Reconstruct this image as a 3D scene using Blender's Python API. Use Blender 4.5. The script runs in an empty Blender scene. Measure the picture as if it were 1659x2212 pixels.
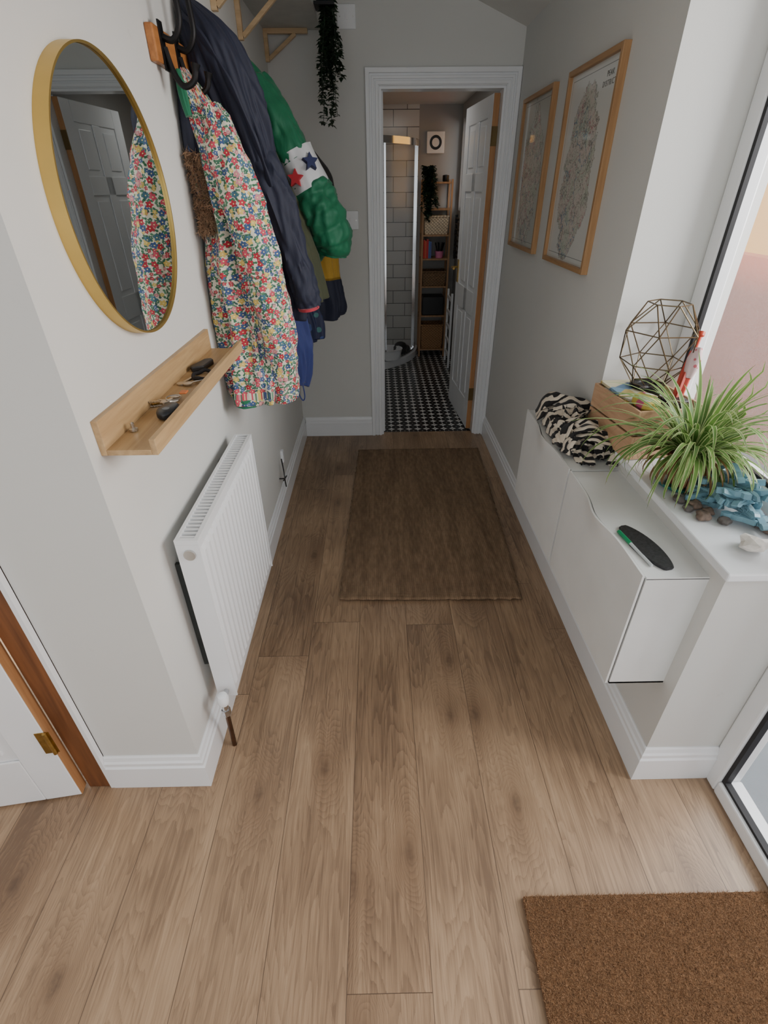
import bpy, bmesh, math, random
from mathutils import Vector, Matrix, noise, Euler
R=random.Random(7)
COL=bpy.context.scene.collection
pi=math.pi; sin=math.sin; cos=math.cos
def lin(v):
    v/=255.0
    return v/12.92 if v<=0.04045 else ((v+0.055)/1.055)**2.4
def c4(c): return (lin(c[0]),lin(c[1]),lin(c[2]),1.0)
# ------------------------------------------------------------ node helper
class G:
    def __init__(s,name):
        s.m=bpy.data.materials.new(name); s.m.use_nodes=True; s.t=s.m.node_tree; s.t.nodes.clear()
        s.out=s.t.nodes.new('ShaderNodeOutputMaterial'); s.b=s.t.nodes.new('ShaderNodeBsdfPrincipled')
        s.t.links.new(s.b.outputs[0],s.out.inputs[0])
    def n(s,ty): return s.t.nodes.new(ty)
    def st(s,sock,v):
        if isinstance(v,bpy.types.NodeSocket): s.t.links.new(v,sock)
        elif v is not None: sock.default_value=v
    def m_(s,op,a,b=None,c=None,clamp=False):
        n=s.n('ShaderNodeMath'); n.operation=op; n.use_clamp=clamp
        s.st(n.inputs[0],a); s.st(n.inputs[1],b); s.st(n.inputs[2],c); return n.outputs[0]
    def vec(s,x,y,z=0.0):
        n=s.n('ShaderNodeCombineXYZ'); s.st(n.inputs[0],x); s.st(n.inputs[1],y); s.st(n.inputs[2],z); return n.outputs[0]
    def sep(s,v):
        n=s.n('ShaderNodeSeparateXYZ'); s.st(n.inputs[0],v); return n.outputs
    def tc(s,k='Object'): return s.n('ShaderNodeTexCoord').outputs[k]
    def noise(s,v,scale,detail=2,rough=.5,dist=0.0):
        n=s.n('ShaderNodeTexNoise'); s.st(n.inputs['Vector'],v); n.inputs['Scale'].default_value=scale
        n.inputs['Detail'].default_value=detail; n.inputs['Roughness'].default_value=rough; n.inputs['Distortion'].default_value=dist
        return n.outputs[0]
    def white(s,v):
        n=s.n('ShaderNodeTexWhiteNoise'); n.noise_dimensions='3D'; s.st(n.inputs['Vector'],v); return n.outputs
    def vor(s,v,scale=1.0,dim='2D',feat='F1',rnd=1.0):
        n=s.n('ShaderNodeTexVoronoi'); n.voronoi_dimensions=dim; n.feature=feat
        s.st(n.inputs['Vector'],v); n.inputs['Scale'].default_value=scale; n.inputs['Randomness'].default_value=rnd
        return n.outputs
    def mix(s,f,a,b,blend='MIX'):
        n=s.n('ShaderNodeMix'); n.data_type='RGBA'; n.blend_type=blend
        s.st(n.inputs[0],f); s.st(n.inputs[6],a); s.st(n.inputs[7],b); return n.outputs[2]
    def ramp(s,f,stops,interp='LINEAR'):
        n=s.n('ShaderNodeValToRGB'); cr=n.color_ramp; cr.interpolation=interp
        while len(cr.elements)<len(stops): cr.elements.new(.5)
        for e,(p,c) in zip(cr.elements,stops): e.position=p; e.color=c
        s.st(n.inputs[0],f); return n.outputs[0]
    def bump(s,h,strength=.3,dist=.002):
        n=s.n('ShaderNodeBump'); s.st(n.inputs['Height'],h); n.inputs['Strength'].default_value=strength
        n.inputs['Distance'].default_value=dist; s.t.links.new(n.outputs[0],s.b.inputs['Normal'])
    def col(s,v): s.st(s.b.inputs['Base Color'],v)
    def rough(s,v): s.st(s.b.inputs['Roughness'],v)
def P(name,rgb,rough=.5,metal=0.0,var=.06,vs=15,bs=120,bump=.05,bd=.001,sheen=0,spec=None):
    g=G(name); o=g.tc()
    f=g.noise(o,vs,3)
    a=tuple(max(0,x*(1-var)) for x in c4(rgb)[:3])+(1,); b=tuple(min(1,x*(1+var)) for x in c4(rgb)[:3])+(1,)
    g.col(g.ramp(f,[(.3,a),(.7,b)])); g.rough(rough); g.b.inputs['Metallic'].default_value=metal
    if sheen: g.b.inputs['Sheen Weight'].default_value=sheen
    if spec is not None: g.b.inputs['Specular IOR Level'].default_value=spec
    if bump: g.bump(g.noise(o,bs,3),bump,bd)
    return g.m
def woodmat(name,a,b,axis=1,scale=1.0,rough=.45,flecks=None):
    g=G(name); o=g.tc(); x,y,z=g.sep(o)[0:3]; ax=[x,y,z]
    st=[]
    for i,s in enumerate(ax): st.append(g.m_('MULTIPLY',s,(3.0 if i==axis else 45.0)*scale))
    v=g.vec(*st)
    n1=g.noise(v,1.0,4,.6,.6); n2=g.noise(v,4.0,2)
    f=g.m_('ADD',g.m_('MULTIPLY',n1,.75),g.m_('MULTIPLY',n2,.25))
    c=g.ramp(f,[(.3,c4(a)),(.65,c4(b))])
    if flecks: c=g.mix(g.m_('MULTIPLY',g.m_('GREATER_THAN',g.noise(o,16,5,.7),.665),.7),c,c4(flecks))
    g.col(c); g.rough(rough); g.bump(n1,.15,.0008); return g.m
# ------------------------------------------------------------ mesh helper
def catmull(pts,k):
    out=[]; n=len(pts)
    for i in range(n-1):
        p0=pts[max(i-1,0)];p1=pts[i];p2=pts[i+1];p3=pts[min(i+2,n-1)]
        for j in range(k):
            t=j/k
            out.append(tuple(.5*((2*b)+(-a+c)*t+(2*a-5*b+4*c-d)*t*t+(-a+3*b-3*c+d)*t**3) for a,b,c,d in zip(p0,p1,p2,p3)))
    out.append(tuple(pts[-1])); return out
class MB:
    def __init__(s): s.v=[]; s.f=[]; s.uv=[]
    def addf(s,f,uv=None): s.f.append(tuple(f)); s.uv.append(uv)
    def box(s,x0,y0,z0,x1,y1,z1,M=None):
        b=len(s.v)
        for x,y,z in ((x0,y0,z0),(x1,y0,z0),(x1,y1,z0),(x0,y1,z0),(x0,y0,z1),(x1,y0,z1),(x1,y1,z1),(x0,y1,z1)):
            p=Vector((x,y,z)); s.v.append(tuple(M@p) if M else (x,y,z))
        for q in ((0,3,2,1),(4,5,6,7),(0,1,5,4),(1,2,6,5),(2,3,7,6),(3,0,4,7)): s.addf([b+i for i in q])
        return s
    def prism(s,poly,axis,a,b,M=None):
        n=len(poly); o=len(s.v)
        for t in (a,b):
            for p in poly:
                q=(t,p[0],p[1]) if axis=='x' else (p[0],t,p[1]) if axis=='y' else (p[0],p[1],t)
                s.v.append(tuple(M@Vector(q)) if M else q)
        s.addf([o+i for i in range(n)][::-1]); s.addf([o+n+i for i in range(n)])
        for i in range(n): j=(i+1)%n; s.addf([o+i,o+j,o+n+j,o+n+i])
        return s
    def loft(s,rings,cap0=True,cap1=True,uvs=None,closed=True):
        o=len(s.v); n=len(rings[0])
        for r in rings: s.v.extend([tuple(p) for p in r])
        m=n if closed else n-1
        for i in range(len(rings)-1):
            for j in range(m):
                k=(j+1)%n
                uv=None
                if uvs: uv=[uvs(i,j),uvs(i,j+1),uvs(i+1,j+1),uvs(i+1,j)]
                s.addf([o+i*n+j,o+i*n+k,o+(i+1)*n+k,o+(i+1)*n+j],uv)
        if cap0: s.addf([o+j for j in range(n)][::-1])
        if cap1: s.addf([o+(len(rings)-1)*n+j for j in range(n)])
        return s
    def sweep(s,pts,rad,n=10,sq=1.0,caps=True,fold=None,ref=None):
        P_=[Vector(p) for p in pts]; rings=[]; L=0; Ls=[]
        up=Vector(ref) if ref else None
        for i,p in enumerate(P_):
            t=(P_[min(i+1,len(P_)-1)]-P_[max(i-1,0)]).normalized()
            if up is None:
                up=Vector((0,0,1)) if abs(t.z)<.9 else Vector((0,1,0))
            a=(up-t*up.dot(t)).normalized(); b=t.cross(a); up=a
            r=rad[i] if isinstance(rad,(list,tuple)) else rad
            ring=[]
            for j in range(n):
                th=2*pi*j/n; rr=r*(fold(i,th) if fold else 1)
                ring.append(p+a*cos(th)*rr+b*sin(th)*rr*sq)
            rings.append(ring)
            if i: L+=(p-P_[i-1]).length
            Ls.append(L)
        rm=(sum(rad)/len(rad)) if isinstance(rad,(list,tuple)) else rad
        s.loft(rings,caps,caps,uvs=lambda i,j:(j/n*2*pi*rm+3.3,Ls[i])); return s
    def cyl(s,p,q,r,r2=None,n=20):
        return s.sweep([p,q],[r,r if r2 is None else r2],n)
    def lathe(s,c,prof,n=28,closed_top=False):
        rings=[[(c[0]+r*cos(2*pi*j/n),c[1]+r*sin(2*pi*j/n),c[2]+z) for j in range(n)] for r,z in prof]
        return s.loft(rings,True,True)
    def mesh(s,name):
        me=bpy.data.meshes.new(name); me.from_pydata(s.v,[],s.f)
        if any(u for u in s.uv):
            l=me.uv_layers.new(name='UVMap'); k=0
            for f,u in zip(s.f,s.uv):
                for i in range(len(f)):
                    l.data[k].uv=u[i] if u else (0,0); k+=1
        bm=bmesh.new(); bm.from_mesh(me); bmesh.ops.recalc_face_normals(bm,faces=bm.faces); bm.to_mesh(me); bm.free()
        return me
def tag(o,label=None,cat=None,group=None,kind=None):
    if label: o['label']=label
    if cat: o['category']=cat
    if group: o['group']=group
    if kind: o['kind']=kind
def make(mb,name,mat,parent=None,label=None,cat=None,group=None,kind=None,smooth=False,bevel=0,keep=False,ang=.6,sub=0,seg=2):
    me=mb.mesh(name); me.materials.append(mat)
    o=bpy.data.objects.new(name,me); COL.objects.link(o)
    if not keep:
        xs=[v.co for v in me.vertices]
        c=Vector(((min(v.x for v in xs)+max(v.x for v in xs))/2,(min(v.y for v in xs)+max(v.y for v in xs))/2,min(v.z for v in xs)))
        me.transform(Matrix.Translation(-c)); o.location=c
    if smooth:
        for p in me.polygons: p.use_smooth=True
        me.set_sharp_from_angle(angle=ang)
    if bevel:
        b=o.modifiers.new('Bevel','BEVEL'); b.width=bevel; b.segments=seg; b.limit_method='ANGLE'; b.angle_limit=.7
    if sub:
        b=o.modifiers.new('Sub','SUBSURF'); b.levels=sub; b.render_levels=sub
    if parent:
        o.parent=parent; o.location=o.location-parent.location
    tag(o,label,cat,group,kind); return o
def thing(name,loc,label,cat,group=None,kind=None):
    e=bpy.data.objects.new(name,None); e.empty_display_size=.05; e.location=loc; COL.objects.link(e); tag(e,label,cat,group,kind); return e

# ------------------------------------------------------------ camera
H=1.53
Yc=Vector((810-829.5,408-1106,1080)).normalized(); D=Vector((845-829.5,2777-1106,1080)).normalized()
D=(D-Yc*D.dot(Yc)).normalized(); Xc=D.cross(Yc)
if Xc.x<0: Xc=-Xc
right=Vector((Xc.x,Yc.x,-D.x)); up=-Vector((Xc.y,Yc.y,-D.y)); fwd=Vector((Xc.z,Yc.z,-D.z))
M=Matrix((( right.x,up.x,-fwd.x,0),(right.y,up.y,-fwd.y,0),(right.z,up.z,-fwd.z,H),(0,0,0,1)))
cd=bpy.data.cameras.new('camera'); cam=bpy.data.objects.new('camera',cd); COL.objects.link(cam); cam.matrix_world=M
cd.sensor_fit='VERTICAL'; cd.sensor_height=36; cd.lens=1080/2212*36; cd.clip_start=.02
bpy.context.scene.camera=cam

# ------------------------------------------------------------ materials
def wallmat(name,rgb):
    g=G(name); o=g.tc()
    f=g.noise(o,1.7,3); a=c4(rgb); b=tuple(x*.96 for x in a[:3])+(1,)
    base=g.ramp(f,[(.3,b),(.7,a)])
    sc=g.noise(o,9,5,.65); sm=g.m_('GREATER_THAN',sc,.73)
    base=g.mix(g.m_('MULTIPLY',sm,.08),base,c4((150,140,125)))
    g.col(base); g.rough(.7); g.bump(g.noise(o,260,3),.12,.0008); return g.m
M_wall=wallmat('wall_paint',(213,213,209))
M_ceil=wallmat('ceiling_paint',(222,221,216))
M_white=P('white_gloss_paint',(234,236,238),.28,var=.02,vs=4,bs=30,bump=.04)
M_pvc=P('white_pvc',(236,238,240),.3,var=.015,bump=.02)
M_black=P('black_plastic',(22,22,24),.4,var=.1)
M_rubber=P('black_gasket',(22,22,26),.6)
M_iron=P('black_iron',(32,31,32),.42,metal=.6,var=.15,bs=90,bump=.15)
M_brass=P('brass',(176,146,84),.35,metal=1,var=.2,vs=60)
M_gold=P('brushed_gold',(206,176,104),.42,metal=1,var=.05,bs=300,bump=.05)
M_chrome=P('chrome',(205,207,210),.12,metal=1,var=.02,bump=0)
M_steel=P('steel',(206,204,200),.3,metal=1)
M_copper=P('copper_pipe',(112,88,72),.4,metal=1,var=.3)
M_oak=woodmat('oak_veneer',(160,128,88),(196,164,120),1,.8)
M_frame=woodmat('oak_frame',(150,110,70),(186,146,102),2,.8)
M_frameh=woodmat('oak_frame_h',(150,110,70),(186,146,102),1,.8)
M_pine=woodmat('pine_batten',(184,154,114),(214,186,146),0,.8)
M_rail=woodmat('rail_pine',(146,90,46),(186,124,70),1,.7,.35)
M_lining=woodmat('stained_pine',(78,44,24),(140,88,52),2,.45,.45,(196,180,160))
M_rawpine=woodmat('raw_pine',(156,108,66),(188,140,94),2,.6,.6)
M_crate=woodmat('crate_pine',(170,132,100),(206,168,132),1,.7,.55)
M_darkwood=woodmat('unit_wood',(140,106,74),(182,142,104),2,.8,.6)
def floormat():
    g=G('laminate_oak'); x,y,z=g.sep(g.tc())[0:3]
    W=.195; Lg=1.29
    px=g.m_('DIVIDE',g.m_('ADD',x,.091),W); ix=g.m_('FLOOR',px); fx=g.m_('FRACT',px)
    r0=g.white(g.vec(ix,3.7,1.1))[0]
    py=g.m_('ADD',g.m_('DIVIDE',y,Lg),g.m_('MULTIPLY',r0,5.0)); iy=g.m_('FLOOR',py); fy=g.m_('FRACT',py)
    wn=g.white(g.vec(ix,iy,0.5)); ra=wn[0]; rc=g.sep(wn[1])
    gx=g.m_('ADD',x,g.m_('MULTIPLY',rc[0],7.0)); gy=g.m_('ADD',y,g.m_('MULTIPLY',rc[1],9.0))
    warp=g.noise(g.vec(g.m_('MULTIPLY',gx,9.0),g.m_('MULTIPLY',gy,2.6)),1.0,3)
    kv=g.vec(g.m_('MULTIPLY',gx,5.2),g.m_('MULTIPLY',gy,2.3))
    vo=g.vor(kv,1.0); kd=g.m_('ADD',vo[0],g.m_('MULTIPLY',g.m_('SUBTRACT',g.noise(g.vec(gx,gy),25,2),.5),.10)); krand=g.sep(vo[1])[0]
    gate=g.m_('GREATER_THAN',krand,.45)
    kk=g.m_('EXPONENT',g.m_('MULTIPLY',g.m_('MULTIPLY',kd,kd),-11.0)); kk=g.m_('MULTIPLY',kk,gate)
    n1=g.noise(g.vec(g.m_('MULTIPLY',gx,7.0),g.m_('MULTIPLY',gy,.7)),1.0,2,.5,.3)
    fld=g.m_('ADD',g.m_('MULTIPLY',n1,9.0),g.m_('MULTIPLY',kk,3.6))
    fld=g.m_('ADD',fld,g.m_('MULTIPLY',warp,1.5))
    fine=g.noise(g.vec(g.m_('MULTIPLY',gx,190.0),g.m_('MULTIPLY',gy,4.5)),1.0,4,.65)
    ring=g.m_('FRACT',g.m_('ADD',g.m_('MULTIPLY',fld,3.0),g.m_('MULTIPLY',fine,.6)))
    ring=g.m_('POWER',ring,2.0)
    med=g.noise(g.vec(g.m_('MULTIPLY',gx,34.0),g.m_('MULTIPLY',gy,1.5)),1.0,5,.65)
    pore=g.noise(g.vec(g.m_('MULTIPLY',gx,430.0),g.m_('MULTIPLY',gy,13.0)),1.0,2,.5)
    pore=g.m_('MULTIPLY',g.m_('SUBTRACT',pore,.53,clamp=True),4.5)
    patch=g.noise(g.vec(g.m_('MULTIPLY',gx,5.0),g.m_('MULTIPLY',gy,2.0)),1.0,3)
    f=g.m_('ADD',g.m_('MULTIPLY',med,.85),g.m_('MULTIPLY',fine,.75))
    f=g.m_('ADD',f,g.m_('MULTIPLY',ring,.22))
    f=g.m_('ADD',f,g.m_('MULTIPLY',patch,1.1))
    f=g.m_('SUBTRACT',f,.86)
    base=g.ramp(f,[(.2,c4((188,159,128))),(.5,c4((161,133,105))),(.85,c4((108,86,68)))])
    base=g.mix(g.m_('MULTIPLY',pore,.55,clamp=True),base,c4((98,78,62)))
    tint=g.ramp(rc[2],[(0,c4((184,154,122))),(.5,c4((158,132,106))),(1,c4((134,108,84)))])
    base=g.mix(.28,base,tint)
    core=g.m_('EXPONENT',g.m_('MULTIPLY',g.m_('MULTIPLY',kd,kd),-150.0)); core=g.m_('MULTIPLY',core,gate)
    cn=g.noise(g.vec(gx,gy),70,3); core=g.m_('MULTIPLY',core,g.m_('ADD',.2,cn))
    base=g.mix(g.m_('MULTIPLY',kk,.45),base,c4((122,95,72)))
    base=g.mix(g.m_('MULTIPLY',core,.7,clamp=True),base,c4((80,62,50)))
    ex=g.m_('MULTIPLY',g.m_('MINIMUM',fx,g.m_('SUBTRACT',1.0,fx)),W); ey=g.m_('MULTIPLY',g.m_('MINIMUM',fy,g.m_('SUBTRACT',1.0,fy)),Lg)
    e=g.m_('MINIMUM',ex,ey); gap=g.m_('LESS_THAN',e,.0009)
    base=g.mix(g.m_('MULTIPLY',gap,.75),base,c4((70,54,44)))
    g.col(base); g.rough(g.m_('ADD',.30,g.m_('MULTIPLY',fine,.16)))
    h=g.m_('SUBTRACT',g.m_('MULTIPLY',fine,.3),gap); g.bump(h,.3,.001); return g.m
M_floor=floormat()
def tilefloormat():
    g=G('patterned_floor_tiles'); x,y,z=g.sep(g.tc())[0:3]; c=.066
    a=g.m_('ABSOLUTE',g.m_('SUBTRACT',g.m_('FRACT',g.m_('DIVIDE',x,c)),.5)); b=g.m_('ABSOLUTE',g.m_('SUBTRACT',g.m_('FRACT',g.m_('DIVIDE',y,c*1.1)),.5))
    s=g.m_('ADD',g.m_('POWER',g.m_('MULTIPLY',a,2.0),.66),g.m_('POWER',g.m_('MULTIPLY',b,2.0),.66))
    w=g.m_('LESS_THAN',s,.98); w2=g.m_('GREATER_THAN',g.m_('ADD',a,b),.91)
    w=g.m_('MAXIMUM',w,w2)
    ln=g.m_('LESS_THAN',g.m_('ABSOLUTE',g.m_('SUBTRACT',a,b)),.03); w=g.m_('MULTIPLY',w,g.m_('SUBTRACT',1.0,ln))
    g.col(g.mix(w,c4((22,22,24)),c4((236,236,234)))); g.rough(.35); return g.m
M_bfloor=tilefloormat()
def walltile():
    g=G('white_wall_tiles'); x,y,z=g.sep(g.tc())[0:3]
    n=g.n('ShaderNodeTexBrick'); g.st(n.inputs['Vector'],g.vec(g.m_('ADD',x,y),z)); n.inputs['Scale'].default_value=1
    n.inputs['Brick Width'].default_value=.25; n.inputs['Row Height'].default_value=.125; n.inputs['Mortar Size'].default_value=.003
    n.inputs['Color1'].default_value=c4((218,218,215)); n.inputs['Color2'].default_value=c4((208,209,206)); n.inputs['Mortar'].default_value=c4((84,84,84))
    g.col(n.outputs[0]); g.rough(.2); g.bump(g.m_('SUBTRACT',1.0,n.outputs[1]),.4,.002); return g.m
M_wtile=walltile()
def frosted(name,tr=.55,tint=(250,250,250),var=.2):
    g=G(name); g.t.nodes.remove(g.b)
    t=g.n('ShaderNodeBsdfTransparent'); l=g.n('ShaderNodeBsdfTranslucent'); gl=g.n('ShaderNodeBsdfGlossy')
    l.inputs[0].default_value=c4(tint); t.inputs[0].default_value=c4(tint); gl.inputs['Roughness'].default_value=.25
    m1=g.n('ShaderNodeMixShader'); m2=g.n('ShaderNodeMixShader')
    nz=g.noise(g.tc(),420,2); g.st(m1.inputs[0],g.m_('ADD',g.m_('MULTIPLY',nz,var),max(0,1-tr-var/2)))
    g.t.links.new(t.outputs[0],m1.inputs[1]); g.t.links.new(l.outputs[0],m1.inputs[2])
    m2.inputs[0].default_value=.03; g.t.links.new(m1.outputs[0],m2.inputs[1]); g.t.links.new(gl.outputs[0],m2.inputs[2])
    g.t.links.new(m2.outputs[0],g.out.inputs[0]); return g.m
M_frost=frosted('frosted_glass',.94,var=.10)
M_clear=frosted('clear_glass',.95,var=.02)

# ------------------------------------------------------------ room shell
S='structure'
XL,XR,YF=-.545,.777,3.43
zc=lambda x:2.21+.38*(.777-x)
make(MB().box(-1.75,-1.3,-.1,1.06,3.47,0),'floor',M_floor,label='oak-look laminate plank floor with knots',kind=S,keep=True)
make(MB().box(-.5,3.47,-.1,.95,5.8,0.0),'floor.001',M_bfloor,label='black and white patterned tile floor',kind=S,keep=True)
make(MB().prism([(-1.75,zc(-1.75)),(1.12,zc(1.12)),(1.12,zc(1.12)+.1),(-1.75,zc(-1.75)+.1)],'y',-1.3,3.53),'ceiling',M_ceil,label='sloping white plaster ceiling',kind=S,keep=True)
make(MB().box(-.5,3.53,2.16,.95,5.8,2.24),'ceiling.001',M_ceil,label='flat white bathroom ceiling',kind=S,keep=True)
make(MB().prism([(-.82,0),(XL,0),(XL,zc(XL)),(-.82,zc(-.82))],'y',.855,3.53),'wall_left',M_wall,label='off-white painted hallway wall with an outside corner',kind=S,keep=True)
make(MB().prism([(-1.75,1.98),(-.82,1.98),(-.82,zc(-.82)),(-1.75,zc(-1.75))],'y',.855,.97),'wall_over_door',M_wall,label='painted wall above the inner door',kind=S,keep=True)
make(MB().prism([(-1.83,0),(-1.75,0),(-1.75,zc(-1.75)),(-1.83,zc(-1.75))],'y',-1.3,1.3),'wall_side',M_wall,label='painted side wall',kind=S,keep=True)
make(MB().prism([(XL,0),(.028,0),(.028,1.985),(.703,1.985),(.703,0),(XR,0),(XR,zc(XR)),(XL,zc(XL))],'y',YF,3.53),'wall_far',M_wall,label='painted wall with the bathroom doorway',kind=S,keep=True)
make(MB().prism([(XR,0),(1.12,0),(1.12,zc(1.12)),(XR,zc(XR))],'y',1.69,3.53).box(XR,.85,0,1.0,1.69,.79),'wall_right',M_wall,label='off-white painted wall stepping down to a low sill wall',kind=S,keep=True)
make(MB().box(.765,.835,.79,.998,1.69,.812),'trim_1',M_white,label='white painted window sill',kind=S,keep=True,bevel=.004)
M_bwall=wallmat('bathroom_paint',(168,167,164))
make(MB().box(-.5,5.7,0,.41,5.8,2.16),'wall_tiled',M_wtile,label='white brick-tiled shower wall with dark grout',kind=S,keep=True)
make(MB().box(.41,5.7,0,.95,5.8,2.16),'wall_bathroom',M_bwall,label='grey painted bathroom wall',kind=S,keep=True)
make(MB().box(-.5,3.53,0,-.4,5.7,2.16),'wall_tiled.001',M_wtile,label='white tiled wall behind the shower',kind=S,keep=True)
make(MB().box(.80,3.53,0,.9,5.0,2.16).box(.80,5.0,0,.9,5.62,1.35).box(.80,5.0,2.05,.9,5.62,2.16).box(.80,5.62,0,.9,5.7,2.16),'wall_bathroom.001',M_bwall,label='grey painted bathroom wall with a small window',kind=S,keep=True)
w3=make(MB().box(.83,5.0,1.35,.88,5.03,2.05).box(.83,5.59,1.35,.88,5.62,2.05).box(.83,5.03,1.35,.88,5.59,1.38).box(.83,5.03,2.02,.88,5.59,2.05),'window_3',M_pvc,label='small bathroom window',kind=S)
make(MB().box(.85,5.03,1.38,.86,5.59,2.02),'window_pane',M_frost,parent=w3)
SK=[(0,0),(.018,0),(.018,.098),(.0135,.104),(.0135,.117),(.009,.123),(.006,.136),(.003,.14),(0,.14)]
def skirting(name,path,norms,label):
    mb=MB(); rings=[]
    for (px,py),(nx,ny) in zip(path,norms): rings.append([(px+nx*d,py+ny*d,z+.0005) for d,z in SK])
    mb.loft(rings); make(mb,name,M_white,label=label,kind=S,keep=True)
skirting('baseboard_left',[(-.82,.855),(XL,.855),(XL,YF)],[(0,-1),(1,-1),(1,0)],'white moulded skirting board with a mitred corner')
skirting('baseboard_right',[(.99,.85),(XR,.85),(XR,YF)],[(0,-1),(-1,-1),(-1,0)],'white moulded skirting board below the sill wall')
skirting('baseboard_far',[(XL+.018,YF),(-.045,YF)],[(0,-1),(0,-1)],'white moulded skirting board beside the doorway')
def ushape(a,b,y0,y1):
    x0,x1,zt=.028,.703,1.985
    mb.prism([(x0-b,0),(x0-a,0),(x0-a,zt+a),(x1+a,zt+a),(x1+a,0),(x1+b,0),(x1+b,zt+b),(x0-b,zt+b)],'y',y0,y1)
mb=MB(); ushape(0,.072,YF-.012,YF+.0); ushape(.004,.02,YF-.018,YF-.012); ushape(.027,.04,YF-.019,YF-.012); ushape(.05,.072,YF-.024,YF-.012)
make(mb,'trim_2',M_white,label='white moulded architrave around the bathroom doorway',kind=S,keep=True,bevel=.002)
mb=MB().box(.028,YF,0,.040,3.53,1.985).box(.691,YF,0,.703,3.53,1.985).box(.040,YF,1.973,.691,3.53,1.985).box(.04,3.49,0,.05,3.50,1.973)
make(mb,'trim_3',M_white,label='white door lining',kind=S,keep=True)
make(MB().box(-.832,.838,0,-.8205,.853,2.05),'trim_5',M_white,label='white strip edge beside the stained lining',kind=S,keep=True)
make(MB().box(-.900,.842,0,-.833,.97,1.985),'trim_6',M_lining,label='worn stained pine door lining',kind=S,keep=True,bevel=.003)

def panel_door(name,W,Hh,T,label,raw=True):
    e=thing(name,(0,0,0),label,None,kind=S)
    mb=MB(); mb.box(0,.007,0,W,T-.007,Hh)
    st=.1; mid=W/2
    def fr(y0,y1):
        mb.box(0,y0,0,st,y1,Hh); mb.box(W-st,y0,0,W,y1,Hh); mb.box(mid-.04,y0,.2,mid+.04,y1,Hh-.1)
        for a,b in ((0,.2),(.78,.93),(1.5,1.6),(Hh-.1,Hh)): mb.box(st,y0,a,W-st,y1,b)
    fr(0,.0068); fr(T-.0068,T)
    for z0,z1 in ((.2,.78),(.93,1.5),(1.6,Hh-.1)):
        for x0,x1 in ((st,mid-.04),(mid+.04,W-st)):
            mb.box(x0+.03,.002,z0+.03,x1-.03,T-.002,z1-.03)
    leaf=make(mb,'door_leaf',M_white,parent=e,bevel=.004,keep=True)
    if raw:
        make(MB().box(-.0015,.001,0.001,.0,T-.001,Hh-.001),'door_edge',M_rawpine,parent=e,label='raw pine hinge edge',keep=True)
    return e
d1=panel_door('door_1',.65,1.955,.035,'white six-panel door standing open into the bathroom')
for z in (.22,1.72):
    make(MB().box(-.004,-.0,z,-.0016,.030,z+.09).cyl((-.004,.032,z),(-.004,.032,z+.09),.0035,n=10),'hinge',P('dull_brass',(120,100,66),.5,metal=.8),parent=d1,label='dull brass hinge',keep=True)
mb=MB().box(.58,.0355,.93,.62,.04,1.08).sweep([(.6,.04,1.03),(.6,.075,1.03),(.595,.083,1.03),(.52,.085,1.03)],[.008]*4,8)
make(mb,'handle',M_brass,parent=d1,label='brass lever handle',keep=True)
d=Vector((-.050,.65,0)).normalized()
d1.location=(.690,3.502,.008); d1.rotation_euler=(0,0,math.atan2(d.y,d.x))
d2=panel_door('door_2',.76,1.97,.035,'white panelled door ajar, with a raw pine edge')
for z in (.22,1.7):
    make(MB().box(.0,.0352,z,.024,.0365,z+.09).box(-.012,.0352,z,-.002,.0365,z+.09).cyl((-.003,.040,z),(-.003,.040,z+.09),.0055,n=10),'hinge',M_brass,parent=d2,label='tarnished brass butt hinge',keep=True)
d=Vector((-.22,-.032,0)).normalized()
d2.rotation_euler=(0,0,math.atan2(d.y,d.x)); d2.location=(-.912,.85,.008)
mb=MB().box(1.0,1.63,.812,1.06,1.69,2.1).box(1.0,.85,.812,1.06,.91,2.1).box(1.0,.91,.812,1.06,1.63,.872).box(1.0,.91,2.04,1.06,1.63,2.1)
w1=make(mb,'window_1',M_pvc,label='white framed frosted window above the sill',kind=S,bevel=.006)
make(MB().box(1.018,.91,.872,1.026,1.63,2.04),'window_pane',M_frost,parent=w1)
mb=MB()
for b in ((1.004,1.616,.872,1.018,1.63,2.04),(1.004,.91,.872,1.018,.924,2.04),(1.004,.924,.872,1.018,1.616,.884)): mb.box(*b)
make(mb,'gasket',M_rubber,parent=w1,label='black rubber gasket')
mb=MB().box(.99,.795,0,1.06,.85,2.1).box(.99,-.3,0,1.06,-.24,2.1).box(.99,-.24,0,1.06,.795,.05).box(.99,-.24,2.04,1.06,.795,2.1)
w2=make(mb,'window_2',M_pvc,label='white framed full-height glazed panel by the doormat',kind=S,bevel=.006)
make(MB().box(1.018,-.24,.05,1.026,.795,2.04),'window_pane',M_frost,parent=w2)
mb=MB().box(1.0,.783,.05,1.018,.795,2.04).box(1.0,-.24,.05,1.018,.783,.060)
make(mb,'gasket',M_rubber,parent=w2,label='black rubber gasket')
make(MB().box(1.12,-3,-.12,6,8,-.06),'ground',P('paving',(96,106,112),.8,var=.2,vs=3),label='grey paved ground outside',kind=S,keep=True)
g=G('brick_wall_outside')
x,y,z=g.sep(g.tc())[0:3]; n=g.n('ShaderNodeTexBrick'); g.st(n.inputs['Vector'],g.vec(y,z)); n.inputs['Scale'].default_value=1; n.inputs['Brick Width'].default_value=.225; n.inputs['Row Height'].default_value=.075; n.inputs['Mortar Size'].default_value=.002
n.inputs['Color1'].default_value=c4((196,92,36)); n.inputs['Color2'].default_value=c4((190,88,36)); n.inputs['Mortar'].default_value=c4((190,94,44)); g.col(n.outputs[0]); M_brickout=g.m
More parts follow.
